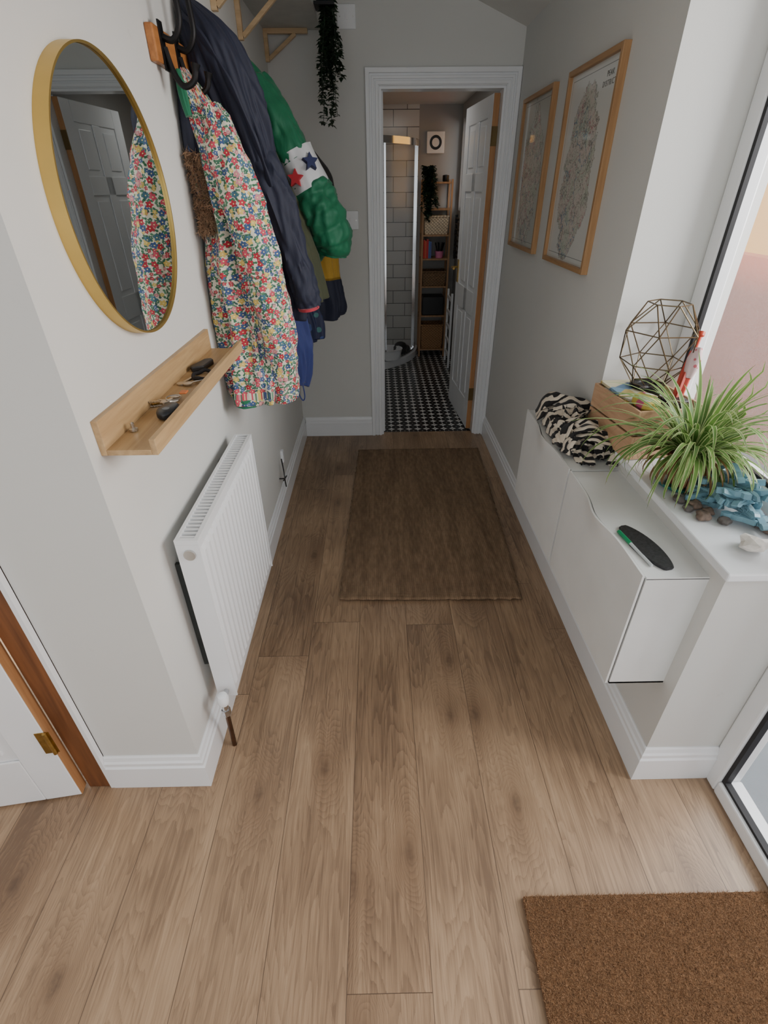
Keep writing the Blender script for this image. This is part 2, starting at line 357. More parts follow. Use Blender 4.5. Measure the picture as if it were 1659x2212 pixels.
make(MB().box(2.6,-3,-.06,2.72,8,1.12),'wall_garden',M_brickout,label='low orange brick wall outside',kind=S,keep=True)
make(MB().box(5.2,-3,-.06,5.3,9,3.6),'wall_sky_standin',P('cream_sky_tone',(226,170,74),.8,var=.05,vs=1),label='cream wall outside standing in for bright sky',kind=S,keep=True)  # added wall, coloured as the cream sky beyond the brick wall

# ------------------------------------------------------------ mirror
mc=Vector((0,1.240,1.506)); mr=.253
mir=thing('wall_mirror',(XL,mc.y,mc.z-mr),'round wall mirror with a deep brushed-gold rim','mirror')
n=128; prof=[(mr,XL),(mr,-.518),(mr-.004,-.518),(mr-.004,-.525),(mr-.004,XL+.002)]
rings=[[(x,mc.y+r*cos(2*pi*j/n),mc.z+r*sin(2*pi*j/n)) for j in range(n)] for r,x in prof]
make(MB().loft(rings,False,False),'frame',M_gold,parent=mir,smooth=True)
g=G('mirror_glass'); g.col((.64,.67,.67,1)); g.b.inputs['Metallic'].default_value=1; g.rough(.01)
r=mr-.0045
make(MB().loft([[(x,mc.y+r*cos(2*pi*j/n),mc.z+r*sin(2*pi*j/n)) for j in range(n)] for x in (XL+.001,-.524)]),'mirror_glass',g.m,parent=mir)

# ------------------------------------------------------------ picture ledge + items
led=thing('picture_ledge',(XL,1.27,1.09),'oak picture ledge shelf with a front lip','shelf')
y0,y1=.893,1.64
make(MB().box(XL,y0,1.0935,XL+.013,y1,1.165),'back_panel',M_oak,parent=led,bevel=.001)
make(MB().box(XL+.013,y0,1.0935,-.445,y1,1.105),'shelf_board',M_oak,parent=led,bevel=.001)
make(MB().box(-.445,y0,1.0935,-.433,y1,1.127),'front_lip',M_oak,parent=led,bevel=.001)
zt=1.1055
def disc(mb,c,r,h,n=20,M=None): mb.prism([(c[0]+r*cos(2*pi*i/n),c[1]+r*sin(2*pi*i/n)) for i in range(n)],'z',c[2],c[2]+h,M)
kb=thing('key_bunch',(-.49,1.14,zt),'bunch of silver keys on a ring with an orange tag','keys')
for k,(cx,cy,a) in enumerate(((-.498,1.135,.25),(-.500,1.155,.75),(-.488,1.17,1.3),(-.478,1.13,-.25),(-.495,1.12,-.05))):
    mb=MB()
    Mx=Matrix.Translation((cx,cy,zt+.001+k*.003))@Matrix.Rotation(a+pi,4,'Z')@Matrix.Scale(.85,4)
    disc(mb,(0,0,0),.013,.003,16,Mx); mb.box(.01,-.004,0,.048,.004,.003,Mx)
    for t in range(4): mb.box(.022+t*.007,.004,0,.026+t*.007,.007,.003,Mx)
    make(mb,'key',M_brass if k==1 else M_steel,parent=kb,label='brass key' if k==1 else 'steel key')
make(MB().sweep([(-.478+.017*cos(t/16*2*pi),1.135+.017*sin(t/16*2*pi),zt+.0185) for t in range(17)],.0014,6),'key_ring',M_steel,parent=kb)
make(MB().box(-.472,1.155,zt+.0185,-.455,1.175,zt+.023),'tag',P('orange_tag',(196,110,56),.5),parent=kb,bevel=.002)
rings=[]
for i in range(9):
    t=i/8; z=zt+.020*t; s=(1-(2*t-1)**4*.25)
    rings.append([(-.470+.023*s*cos(a),1.070+.041*s*sin(a)*(1 if sin(a)>0 else .9),z) for a in [2*pi*k/24 for k in range(24)]])
fob=make(MB().loft(rings),'car_key_fob',P('fob_black',(34,37,42),.35),smooth=True,label='rounded black car key fob beside the keys',cat='car key')
mb=MB(); disc(mb,(-.470,1.060,zt+.0202),.008,.0008,16)
make(mb,'button',P('fob_grey',(95,98,102),.4),parent=fob)
make(MB().sweep([(-.472+.025*cos(t/28*2*pi),1.345+.036*sin(t/28*2*pi),zt+.006+.002*sin(t)) for t in range(29)],.005,8),'hair_tie',P('hairtie',(32,30,33),.8,bs=400,bump=.4),smooth=True,label='black fabric hair tie on the ledge',cat='hair tie')
kb2=thing('key_bunch',(-.50,1.29,zt),'small pair of silver keys beside the hair tie','keys')
for k,(cx,cy,a) in enumerate(((-.512,1.285,1.3),(-.492,1.275,.7))):
    mb=MB(); Mx=Matrix.Translation((cx,cy,zt+.001+k*.003))@Matrix.Rotation(a,4,'Z'); disc(mb,(0,0,0),.012,.0028,16,Mx); mb.box(.01,-.0038,0,.048,.0038,.0028,Mx)
    make(mb,'key',M_steel,parent=kb2)
make(MB().prism([(-.515,1.385),(-.485,1.40),(-.476,1.465),(-.486,1.48),(-.505,1.472),(-.524,1.40)],'z',zt,zt+.014),'penknife',P('knife_black',(35,34,34),.45),label='black penknife lying on the ledge',cat='penknife',bevel=.003)
mb=MB(); mb.lathe((-.515,.985,zt),[(.007,0),(.009,.002),(.009,.006),(.004,.008),(.004,.018),(.0015,.02)],16)
make(mb,'screw_knob',M_steel,label='small metal screw knob standing on the ledge',cat='screw',smooth=True)

# ------------------------------------------------------------ coat rail and hooks
rail=thing('coat_rail',(XL,2.4,1.795),'varnished pine coat rail with black iron hooks','coat rack')
make(MB().box(XL,1.635,1.797,-.524,3.27,1.868),'rail_board',M_rail,parent=rail,bevel=.004)
for hy in (1.685,1.80,2.05,2.25,2.5,2.75,3.0,3.18):
    mb=MB(); x0=-.524
    mb.box(x0,hy-.014,1.785,x0+.004,hy+.014,1.88)
    if hy<1.9:
        p=catmull([(x0+.004,hy,1.85),(x0+.03,hy,1.845),(x0+.052,hy,1.88),(x0+.050,hy,1.95),(x0+.056,hy,2.03),(x0+.085,hy,2.07)],6); mb.sweep(p,[.0075]*(len(p)-3)+[.009,.011,.012],10)
        p=catmull([(x0+.004,hy,1.83),(x0+.015,hy,1.785),(x0+.036,hy,1.756),(x0+.064,hy,1.766),(x0+.075,hy,1.80)],6); mb.sweep(p,[.0075]*(len(p)-3)+[.009,.011,.012],10)
    else:
        for z0 in (1.86,1.81):
            p=catmull([(x0+.004,hy,z0),(x0+.02,hy,z0-.012),(x0+.036,hy,z0-.004),(x0+.042,hy,z0+.02)],6); mb.sweep(p,[.005]*(len(p)-2)+[.006,.007],8)
    make(mb,'coat_hook',M_iron,parent=rail,smooth=True)

# ------------------------------------------------------------ clothes
def clampx(p): return (max(p[0],XL+.003),p[1],p[2])
def ridge(v): return 1-2*min(1,abs(noise.noise(v))*1.9)
def gar(keys,k=14,n=132,folds=7,amp=.10,seed=0,hem=True,puff=0,zr=None,crease=.055,e=.85):
    ks=catmull(keys,k)
    if zr: ks=[q for q in ks if zr[1]<=q[0]<=zr[0]]
    z0=keys[0][0]; z1=keys[-1][0]; rings=[]
    for (z,cx,cy,rx,ry) in ks:
        t=(z0-z)/(z0-z1); a=amp*(.25+1.1*t); ring=[]
        pf=1+puff*(abs(sin(pi*(z-z1)/.075))**.6-.5) if puff else 1
        for j in range(n):
            th=2*pi*j/n
            w=.7*sin(z*6+seed)+.35*sin(z*13+seed*2)
            s1=sin(folds*th+seed+w); s2=sin((2*folds-3)*th+seed*2.3-z*5)
            s1=math.copysign(abs(s1)**.7,s1)
            f=1+a*(s1*.62+.38*s2)
            nn=noise.noise(Vector((cos(th)*2+seed,sin(th)*2,z*5)))*.12
            cr=ridge(Vector((cos(th)*2.6+seed*1.7,sin(th)*2.6+z*3,z*3.2)))*crease+ridge(Vector((cos(th)*5+seed,sin(th)*5-z*5,z*6+3)))*crease*.4
            f=(f+nn+cr)*pf
            cs,sn=cos(th),sin(th)
            cs=math.copysign(abs(cs)**e,cs); sn=math.copysign(abs(sn)**e,sn)
            zz=z+(.012*sin(2*th+seed) if t>.97 else 0)
            ring.append(clampx((cx+rx*cs*f,cy+ry*sn*f,zz)))
        rings.append(ring)
    if hem:
        r=rings[-1]; cx=sum(p[0] for p in r)/n; cy=sum(p[1] for p in r)/n
        rings.append([(cx+(p[0]-cx)*.97,cy+(p[1]-cy)*.97,p[2]-.003) for p in r])
        rings.append([(cx+(p[0]-cx)*.92,cy+(p[1]-cy)*.92,p[2]+.03) for p in r])
    rm=.12
    mb=MB(); mb.loft(rings,True,False,uvs=lambda i,j:(j/n*2*pi*rm,rings[i][0][2])); return mb
def slv(pts,rad,k=14,n=56,seed=0,puff=0,amp=.05,sq=1.0,per=None):
    q=catmull([tuple(p)+(r,) for p,r in zip(pts,rad)],k); pp=[a[:3] for a in q]; rr=[a[3] for a in q]
    per=per or k*.5
    def f(i,th):
        v=1+noise.noise(Vector((cos(th)*1.5+seed,sin(th)*1.5,i*.12)))*amp*2.4
        v+=ridge(Vector((cos(th)*2+seed,sin(th)*2+i*.07,i*.11)))*amp*1.1+ridge(Vector((cos(th)*4+seed,sin(th)*4-i*.09,i*.2)))*amp*.45
        v+=amp*1.2*sin(3*th+seed+i*.05)*.6
        if puff: v*=1+puff*(abs(sin(pi*i/per))**.6-.5)
        return v
    mb=MB(); mb.sweep(pp,rr,n,sq,True,f)
    return mb
def cloth(name,rgb,rough=.75,sheen=.2,bs=500,bump=.15,var=.08,bd=.007):
    g=G(name); o=g.tc(); f=g.noise(o,6,3)
    a=tuple(x*(1-var) for x in c4(rgb)[:3])+(1,); b=tuple(min(1,x*(1+var)) for x in c4(rgb)[:3])+(1,)
    g.col(g.ramp(f,[(.3,a),(.7,b)])); g.rough(rough); g.b.inputs['Sheen Weight'].default_value=sheen
    x,y,z=g.sep(o)[0:3]; sv=g.vec(x,y,g.m_('MULTIPLY',z,.45))
    h=g.m_('ADD',g.m_('MULTIPLY',g.noise(sv,24,4,.55,.8),1.0),g.m_('MULTIPLY',g.noise(o,bs,2),.05)); g.bump(h,.4,bd); return g.m
def floral():
    g=G('floral_print'); u,v,_=g.sep(g.tc('UV'))[0:3]
    def layer(base,scale,off,ramp_stops,petals,r0,amp,gate,center=None):
        uu=g.m_('ADD',g.m_('MULTIPLY',u,scale),off); vv=g.m_('ADD',g.m_('MULTIPLY',v,scale),off*1.7)
        V=g.vec(uu,vv); vo=g.vor(V,1.0,rnd=.8); rc=g.sep(vo[1]); ps=g.sep(vo[2])
        dx=g.m_('SUBTRACT',uu,ps[0]); dy=g.m_('SUBTRACT',vv,ps[1])
        th=g.m_('ADD',g.m_('ARCTAN2',dy,dx),g.m_('MULTIPLY',rc[1],6.28))
        rad=g.m_('ADD',r0,g.m_('MULTIPLY',g.m_('COSINE',g.m_('MULTIPLY',th,float(petals))),amp))
        mk=g.m_('MULTIPLY',g.m_('LESS_THAN',vo[0],rad),g.m_('GREATER_THAN',rc[2],gate))
        colr=g.ramp(rc[0],ramp_stops,'CONSTANT')
        out=g.mix(mk,base,colr)
        if center:
            ck=g.m_('MULTIPLY',g.m_('LESS_THAN',vo[0],r0*.22),g.m_('GREATER_THAN',rc[2],gate)); out=g.mix(ck,out,center)
        return out
    b=c4((212,208,190))
    b=layer(b,78,3.1,[(0,c4((52,106,74))),(.5,c4((82,128,98))),(.75,c4((48,86,78)))],2,.35,.2,.0)
    b=layer(b,66,11.3,[(0,c4((176,56,72))),(.22,c4((66,92,138))),(.46,c4((204,176,94))),(.58,c4((198,130,136))),(.72,c4((56,108,84)))],5,.33,.08,.08,c4((218,212,180)))
    b=layer(b,45,7.7,[(0,c4((176,36,56))),(.26,c4((50,78,126))),(.52,c4((190,68,88))),(.66,c4((208,180,98))),(.78,c4((60,104,124))),(.9,c4((202,132,140)))],5,.36,.08,.2,c4((224,208,146)))
    g.col(b); g.rough(.7); g.b.inputs['Sheen Weight'].default_value=.1
    x,y,z=g.sep(g.tc())[0:3]; g.bump(g.noise(g.vec(x,y,g.m_('MULTIPLY',z,.5)),22,4,.6,.8),.5,.014); return g.m
M_floral=floral(); M_navy=cloth('navy_cloth',(25,30,50),.7,.03); M_royal=cloth('royal_blue_cloth',(36,48,104)); M_olive=cloth('olive_cloth',(66,70,46))
M_green=cloth('green_quilted_nylon',(8,104,70),.6,.1,bs=60); M_dark=cloth('dark_cloth',(34,31,30)); M_yellow=cloth('mustard_cloth',(174,136,44)); M_red=cloth('red_trim',(166,44,58)); M_gl=cloth('green_lining',(20,110,76))
def coat(loc,label): return thing('coat',loc,label,'coat',group='coats hanging on the rail')
c=coat((-.52,1.75,1.40),'navy coat with a brown fur-trimmed hood, squeezed behind the floral coat')
make(gar([(1.80,-.528,1.80,.010,.02),(1.74,-.518,1.79,.022,.03),(1.64,-.515,1.785,.028,.045),(1.5,-.518,1.785,.022,.035),(1.42,-.52,1.80,.018,.03)],seed=3,amp=.04),'hood',M_navy,parent=c,smooth=True,ang=3)
mb=MB(); RR=random.Random(3)
for i in range(5000):
    t=RR.random(); z=1.62-.20*t; x=-.523+RR.uniform(-.010,.034); y=1.738+.02*sin(t*3)+RR.uniform(-.018,.018)
    d=Vector((RR.uniform(-.6,.9),RR.uniform(-1,.3),RR.uniform(-1,.3))).normalized()*RR.uniform(.012,.030)
    s=Vector((RR.uniform(-1,1),RR.uniform(-1,1),RR.uniform(-1,1))).normalized()*.0012; p=Vector((x,y,z)); o=len(mb.v)
    q=p+d; q.x=max(q.x,XL+.002)
    mb.v+= [tuple(p-s),tuple(p+s),tuple(q)]; mb.addf((o,o+1,o+2))
make(mb,'fur_trim',P('brown_fur',(150,120,94),.9,var=.4,vs=60),parent=c,label='brown faux-fur trim')
# floral
c=coat((-.45,1.83,.88),'cream raincoat with a colourful floral print and green lining')
kf=[(1.81,-.522,1.81,.012,.02),(1.75,-.503,1.81,.036,.05),(1.66,-.475,1.82,.062,.08),(1.54,-.458,1.82,.074,.09),(1.44,-.452,1.83,.078,.095),(1.36,-.447,1.83,.092,.11),(1.2,-.44,1.83,.098,.12),(1.05,-.44,1.83,.10,.125),(.90,-.448,1.82,.095,.125)]
make(gar(kf,seed=1,amp=.15,crease=.09),'body',M_floral,parent=c,smooth=True,ang=3)
make(slv([(-.455,1.775,1.72),(-.415,1.75,1.6),(-.378,1.74,1.42),(-.348,1.75,1.2),(-.338,1.765,1.02),(-.348,1.78,.885)],[.032,.052,.058,.060,.055,.046],seed=2,k=14,amp=.085),'sleeve',M_floral,parent=c,smooth=True,ang=1)
make(slv([(-.468,1.735,.915),(-.468,1.737,.884)],[.050,.048],k=3,seed=5),'lining',M_gl,parent=c,smooth=True,label='green lining showing at the hem')
make(slv([(-.523,1.77,1.80),(-.515,1.755,1.75),(-.505,1.745,1.70)],[.008,.012,.009],k=4),'collar',M_gl,parent=c,smooth=True,label='green lined collar')
# navy hooded
c=coat((-.42,2.02,1.12),'long navy raincoat with a big hood and red-edged cuff')
kn=[(1.82,-.49,2.0,.04,.06),(1.7,-.45,2.02,.085,.09),(1.5,-.42,2.05,.11,.11),(1.3,-.40,2.06,.12,.12),(1.12,-.40,2.07,.12,.12)]
make(gar(kn,seed=5,amp=.15,crease=.08),'body',M_navy,parent=c,smooth=True,ang=3)
make(gar([(1.975,-.520,1.93,.008,.015),(1.96,-.505,1.925,.03,.045),(1.90,-.465,1.935,.07,.08),(1.80,-.435,1.95,.092,.09),(1.70,-.41,1.965,.088,.08),(1.60,-.385,1.98,.065,.06),(1.5,-.365,1.985,.035,.035)],seed=9,folds=3,amp=.16,crease=.10),'hood',M_navy,parent=c,smooth=True,ang=3)
p=catmull([(-.535,1.90,1.94),(-.49,1.855,1.91),(-.43,1.85,1.83),(-.385,1.865,1.73),(-.35,1.89,1.62),(-.335,1.92,1.54)],8); make(MB().sweep(p,[.009+.003*sin(i*.7) for i in range(len(p))],8,.6),'hood_hem',M_navy,parent=c,smooth=True)
make(slv([(-.41,1.96,1.68),(-.345,1.955,1.55),(-.297,1.95,1.38),(-.265,1.955,1.24),(-.252,1.965,1.165)],[.042,.052,.048,.046,.044],seed=7,amp=.09,sq=.8),'sleeve',M_navy,parent=c,smooth=True,ang=1)
make(slv([(-.252,1.965,1.170),(-.251,1.966,1.160)],[.0465,.0465],k=2,amp=0,sq=.85),'cuff_trim',M_red,parent=c,label='red cuff edging')
# royal blue lower
c=coat((-.37,2.17,.77),'royal blue children\'s jacket with a hanging strap')
make(gar([(1.35,-.42,2.14,.07,.05),(1.2,-.41,2.15,.10,.07),(1.0,-.375,2.17,.09,.07),(.86,-.36,2.19,.065,.055),(.80,-.36,2.19,.05,.05)],seed=4,amp=.14),'body',M_royal,parent=c,smooth=True,ang=3)
p=catmull([(-.33,2.15,.82),(-.325,2.15,.76),(-.335,2.15,.74),(-.35,2.15,.77),(-.35,2.15,.81)],6); make(MB().sweep(p,.003,6),'strap',M_royal,parent=c)
# olive
c=coat((-.4,2.25,1.1),'olive green cotton parka hanging between other coats')
make(gar([(1.87,-.51,2.22,.025,.04),(1.78,-.47,2.24,.06,.05),(1.6,-.435,2.26,.08,.06),(1.45,-.395,2.27,.10,.06),(1.3,-.36,2.27,.11,.07),(1.15,-.335,2.27,.115,.07)],seed=6,amp=.12),'body',M_olive,parent=c,smooth=True,ang=3)
# green puffer
c=coat((-.38,2.43,1.25),'bright green quilted puffer jacket with a white star stripe')
kg=[(1.95,-.50,2.42,.03,.04),(1.87,-.46,2.43,.06,.07),(1.72,-.41,2.46,.10,.10),(1.55,-.38,2.47,.12,.11),(1.38,-.355,2.47,.13,.11),(1.25,-.36,2.47,.11,.1)]
make(gar(kg,seed=8,k=14,puff=.08,amp=.05,crease=.05),'body',M_green,parent=c,smooth=True,ang=3)
make(slv([(-.43,2.37,1.86),(-.36,2.35,1.74),(-.300,2.34,1.62)],[.05,.062,.066],seed=3,puff=.07,k=14,per=9,amp=.07),'upper_sleeve',M_green,parent=c,smooth=True,ang=2)
make(slv([(-.308,2.341,1.650),(-.252,2.336,1.530)],[.070,.076],seed=3,k=10,amp=.03),'stripe',P('white_nylon',(206,208,210),.5),parent=c,smooth=True,label='white stripe with stars')
make(slv([(-.262,2.336,1.550),(-.24,2.335,1.495),(-.203,2.34,1.42),(-.180,2.35,1.345),(-.185,2.355,1.30)],[.072,.080,.084,.078,.058],seed=3,puff=.10,k=12,per=9,amp=.07),'lower_sleeve',M_green,parent=c,smooth=True,ang=2)
def star(c_,r,mat,nrm,up_=(0,0,1)):
    nrm=Vector(nrm).normalized(); a=Vector(up_).cross(nrm).normalized(); b=nrm.cross(a)
    mb=MB(); Mx=Matrix(((a.x,b.x,nrm.x,c_[0]),(a.y,b.y,nrm.y,c_[1]),(a.z,b.z,nrm.z,c_[2]),(0,0,0,1)))
    poly=[((r if i%2==0 else r*.48)*sin(pi*i/5),(r if i%2==0 else r*.48)*cos(pi*i/5)) for i in range(10)]
    mb.prism(poly,'z',-.016,.005,Mx); return mb
M_starn=P('star_navy',(34,42,84),.6); M_starr=P('star_red',(180,44,54),.6)
make(star((-.298,2.260,1.566),.031,M_starr,(-.15,-1,.15)),'star',M_starr,parent=c,label='red star')
make(star((-.238,2.270,1.618),.031,M_starn,(.45,-1,.45)),'star',M_starn,parent=c,label='navy star')
# dark coat
c=coat((-.38,2.7,1.3),'dark brown coat hanging behind the green jacket')
make(gar([(1.85,-.5,2.7,.03,.04),(1.75,-.44,2.7,.09,.06),(1.6,-.36,2.7,.14,.07),(1.45,-.33,2.7,.13,.07),(1.35,-.34,2.7,.1,.06)],seed=12),'body',M_dark,parent=c,smooth=True,ang=3)
# striped navy/mustard
c=coat((-.35,2.68,.99),'navy and mustard colour-block jacket')
ks=[(1.45,-.42,2.66,.09,.05),(1.3,-.34,2.67,.13,.06),(1.17,-.315,2.68,.13,.065),(1.05,-.30,2.68,.13,.065),(.99,-.30,2.68,.12,.06)]
make(gar(ks,seed=13,zr=(2,1.16),k=14,hem=False),'body',M_yellow,parent=c,smooth=True,ang=3,label='mustard yoke')
make(gar(ks,seed=13,zr=(1.175,0),k=14),'lower_body',M_navy,parent=c,smooth=True,ang=3)
# patterned dark blue
c=coat((-.36,2.5,.92),'dark blue patterned children\'s waterproof')
g=G('dark_blue_print'); vo=g.vor(g.tc(),22,dim='3D'); g.col(g.mix(g.m_('LESS_THAN',vo[0],.28),c4((26,34,66)),g.ramp(g.sep(vo[1])[0],[(0,c4((50,70,120))),(.6,c4((120,60,70))),(.8,c4((60,110,110)))],'CONSTANT'))); g.rough(.6)
make(gar([(1.25,-.40,2.45,.08,.06),(1.1,-.37,2.48,.09,.07),(.99,-.345,2.49,.085,.07),(.92,-.345,2.49,.08,.065)],seed=15),'body',g.m,parent=c,smooth=True,ang=3)

# ------------------------------------------------------------ high shelf
sh=thing('wall_shelf',(XL,2.8,2.03),'white shelf board on pine triangular brackets','shelf')
make(MB().box(XL,2.15,2.202,-.26,3.425,2.22),'shelf_board',P('shelf_white',(190,190,184),.5),parent=sh)
for by,dz,ext in ((2.36,.16,.25),(2.76,.16,.25),(3.39,.125,.22)):
    mb=MB(); x0=XL+.0005; zt2=2.2015; w=.012
    mb.box(x0,by-w,zt2-dz,x0+.02,by+w,zt2); mb.box(x0+.02,by-w,zt2-.02,x0+ext,by+w,zt2)
    a=Vector((x0+.02,by,zt2-dz+.012)); b=Vector((x0+ext*.72,by,zt2-.02)); dd=(b-a).normalized(); nn=Vector((-dd.z,0,dd.x))*.008
    mb.prism([((a-nn).x,(a-nn).z),((b-nn).x,(b-nn).z),((b+nn).x,(b+nn).z),((a+nn).x,(a+nn).z)],'y',by-w*.8,by+w*.8)
    make(mb,'bracket',M_pine,parent=sh,bevel=.0015)
M_ivy=P('ivy_leaf',(40,60,40),.5,var=.4,vs=40); M_ivy2=P('ivy_leaf_dark',(34,56,38),.55,var=.4,vs=40)
def ivy(e,c_,top,bot,spread,nst,seed,mat,lf=.018):
    r=random.Random(seed); mb=MB()
    for s in range(nst):
        x,y=c_[0]+r.uniform(-1,1)*spread*.4,c_[1]+r.uniform(-1,1)*spread*.4; zb=bot+(top-bot)*r.uniform(0,.55)*(s>1); pts=[]
        k=14; dx,dy=r.uniform(-.6,.6)*spread,r.uniform(-.6,.6)*spread
        for i in range(k+1):
            t=i/k; pts.append((x+dx*t+sin(t*9+s)*.006,y+dy*t+cos(t*7+s)*.006,top+(zb-top)*t))
        mb.sweep(pts,.0012,5)
        q=catmull(pts,3)
        for p in q:
            for _ in range(2):
                a=r.uniform(0,2*pi); L=lf*r.uniform(.7,1.3); d=Vector((cos(a),sin(a),r.uniform(-.9,.1))).normalized(); sd=d.cross(Vector((0,0,1))).normalized()*L*.42
                P0=Vector(p); o=len(mb.v); up_=Vector((0,0,.15*L))
                for v in (P0,P0+d*L*.25+sd,P0+d*L*.6+sd*.8+up_,P0+d*L*1.1,P0+d*L*.6-sd*.8+up_,P0+d*L*.25-sd): mb.v.append(tuple(v))
                mb.addf((o,o+1,o+2,o+3)); mb.addf((o,o+3,o+4,o+5))
    return make(mb,'trailing_leaves',mat,parent=e)
iv=thing('potted_ivy',(-.20,3.15,2.2),'trailing ivy hanging from a small teal pot by the high shelf','plant')
make(MB().lathe((-.215,3.15,2.235),[(.028,0),(.04,.01),(.045,.07),(.04,.07)],20),'pot',P('teal_pot',(34,60,70),.5),parent=iv,smooth=True)
make(MB().box(-.262,3.1,2.222,-.17,3.2,2.234),'hanger_plate',M_iron,parent=iv)
ivy(iv,(-.20,3.15),2.26,1.80,.08,13,4,M_ivy,.026)

# ------------------------------------------------------------ switches
def switch(cx,cz,w,label):
    e=thing('light_switch',(cx,YF,cz-w/2),label,'light switch')
    make(MB().box(cx-w/2,YF-.009,cz-w/2,cx+w/2,YF,cz+w/2),'plate',M_pvc,parent=e,bevel=.003)
    make(MB().box(cx-.006,YF-.013,cz-.012,cx+.006,YF-.0092,cz+.012),'rocker',M_pvc,parent=e,bevel=.001)
    for s in (-1,1):
        mb=MB(); mb.cyl((cx+s*w*.36,YF-.0105,cz),(cx+s*w*.36,YF-.0092,cz),.003,n=10)
        make(mb,'screw',M_steel,parent=e)
switch(-.148,1.375,.096,'white single light switch beside the doorway')
switch(-.13,2.25,.092,'white switch plate high on the wall')
e=thing('wall_hook',(-.535,2.42,.14),'thin black wire hook fixed low on the wall','hook')
make(MB().sweep(catmull([(-.527,2.43,.31),(-.52,2.42,.24),(-.515,2.40,.19),(-.515,2.41,.15)],5),.0035,6).sweep([(-.545,2.40,.205),(-.515,2.40,.205)],.004,6).sweep([(-.515,2.36,.215),(-.515,2.45,.195)],.0035,6),'wire',M_black,parent=e)
make(MB().box(XL,2.50,.25,-.53,2.53,.32),'cable_clip',M_pvc,label='small white cable clip on the wall',cat='clip',bevel=.003)

# ------------------------------------------------------------ radiator
rad=thing('radiator',(-.48,1.32,.208),'white double-panel radiator with a slotted top grille','radiator')
xf,xb,ya,yb,za,zb=-.45,-.51,1.004,1.643,.208,.805
nf=18; pit=(yb-ya-.03)/nf
mb=MB(); mb.box(xf-.012,ya+.005,za+.004,xf-.006,yb-.005,zb-.016)
for i in range(nf):
    y=ya+.015+pit*(i+.5); w=pit*.34
    r0=[(xf-.0065,y-w,za+.03),(xf+.001,y-w*.55,za+.045),(xf+.001,y+w*.55,za+.045),(xf-.0065,y+w,za+.03)]
    r1=[(xf-.0065,y-w,zb-.035),(xf+.001,y-w*.55,zb-.05),(xf+.001,y+w*.55,zb-.05),(xf-.0065,y+w,zb-.035)]
    mb.loft([r0,r1],True,True)
make(mb,'front_panel',M_white,parent=rad)
make(MB().box(xb,ya+.005,za+.004,xb+.006,yb-.005,zb-.016),'back_panel',M_white,parent=rad,bevel=.001)
mb=MB(); mb.box(xb,ya,za+.002,xf-.001,ya+.0045,zb-.0142); mb.box(xb,yb-.0045,za+.002,xf-.001,yb,zb-.0142)
mb.box(xb,ya+.0122,zb-.014,xb+.009,yb-.0062,zb); mb.box(xf-.012,ya+.0122,zb-.014,xf-.001,yb-.0062,zb)
mb.box(xb,ya,zb-.014,xf-.001,ya+.012,zb); mb.box(xb,yb-.006,zb-.014,xf-.001,yb,zb)
make(mb,'casing',M_white,parent=rad)
mb=MB(); k=36
for i in range(k):
    y=ya+.016+(yb-ya-.028)*i/k; mb.box(xb+.009,y,zb-.012,xf-.012,y+.006,zb-.001)
make(mb,'grille',M_white,parent=rad)
make(MB().box(xb+.012,ya+.02,za+.05,xf-.014,yb-.02,zb-.03),'convector_fins',P('fins_slot_shade',(30,30,32),.8),parent=rad)  # solid core; dark colour paints the shade between the grille slots
mb=MB(); mb.cyl((-.478,ya-.006,.762),(-.478,ya-.0005,.762),.015,n=24); make(mb,'blanking_plug',M_steel,parent=rad,smooth=True,label='round chrome plug')
mb=MB(); mb.lathe((-.48,.965,.222),[(.013,0),(.017,.008),(.018,.028),(.014,.040),(.008,.043)],20)
make(mb,'valve_cap',M_pvc,parent=rad,smooth=True,label='white lockshield valve cap')
mb=MB(); mb.cyl((-.48,ya-.001,.235),(-.48,.975,.235),.008); mb.cyl((-.48,.965,.195),(-.48,.965,.222),.010); mb.cyl((-.48,.9655,.172),(-.48,.965,.198),.0135,n=6)
make(mb,'valve',M_chrome,parent=rad,label='chrome valve body')
mb=MB(); mb.sweep([(-.48,.965,.175),(-.481,.966,.15),(-.483,.968,.10),(-.486,.972,.05),(-.488,.973,.001)],.0075,12)
make(mb,'pipe',M_copper,parent=rad,smooth=True,label='worn copper pipe')
make(MB().box(XL+.001,1.043,.31,-.526,1.054,.70),'bracket',P('strip_dark',(48,52,50),.6,var=.3),parent=rad)  # plain dark grey-green strip on the wall, without a bracket's form
make(MB().box(XL+.001,1.52,.25,xb-.0005,1.542,.76),'bracket',M_black,parent=rad)

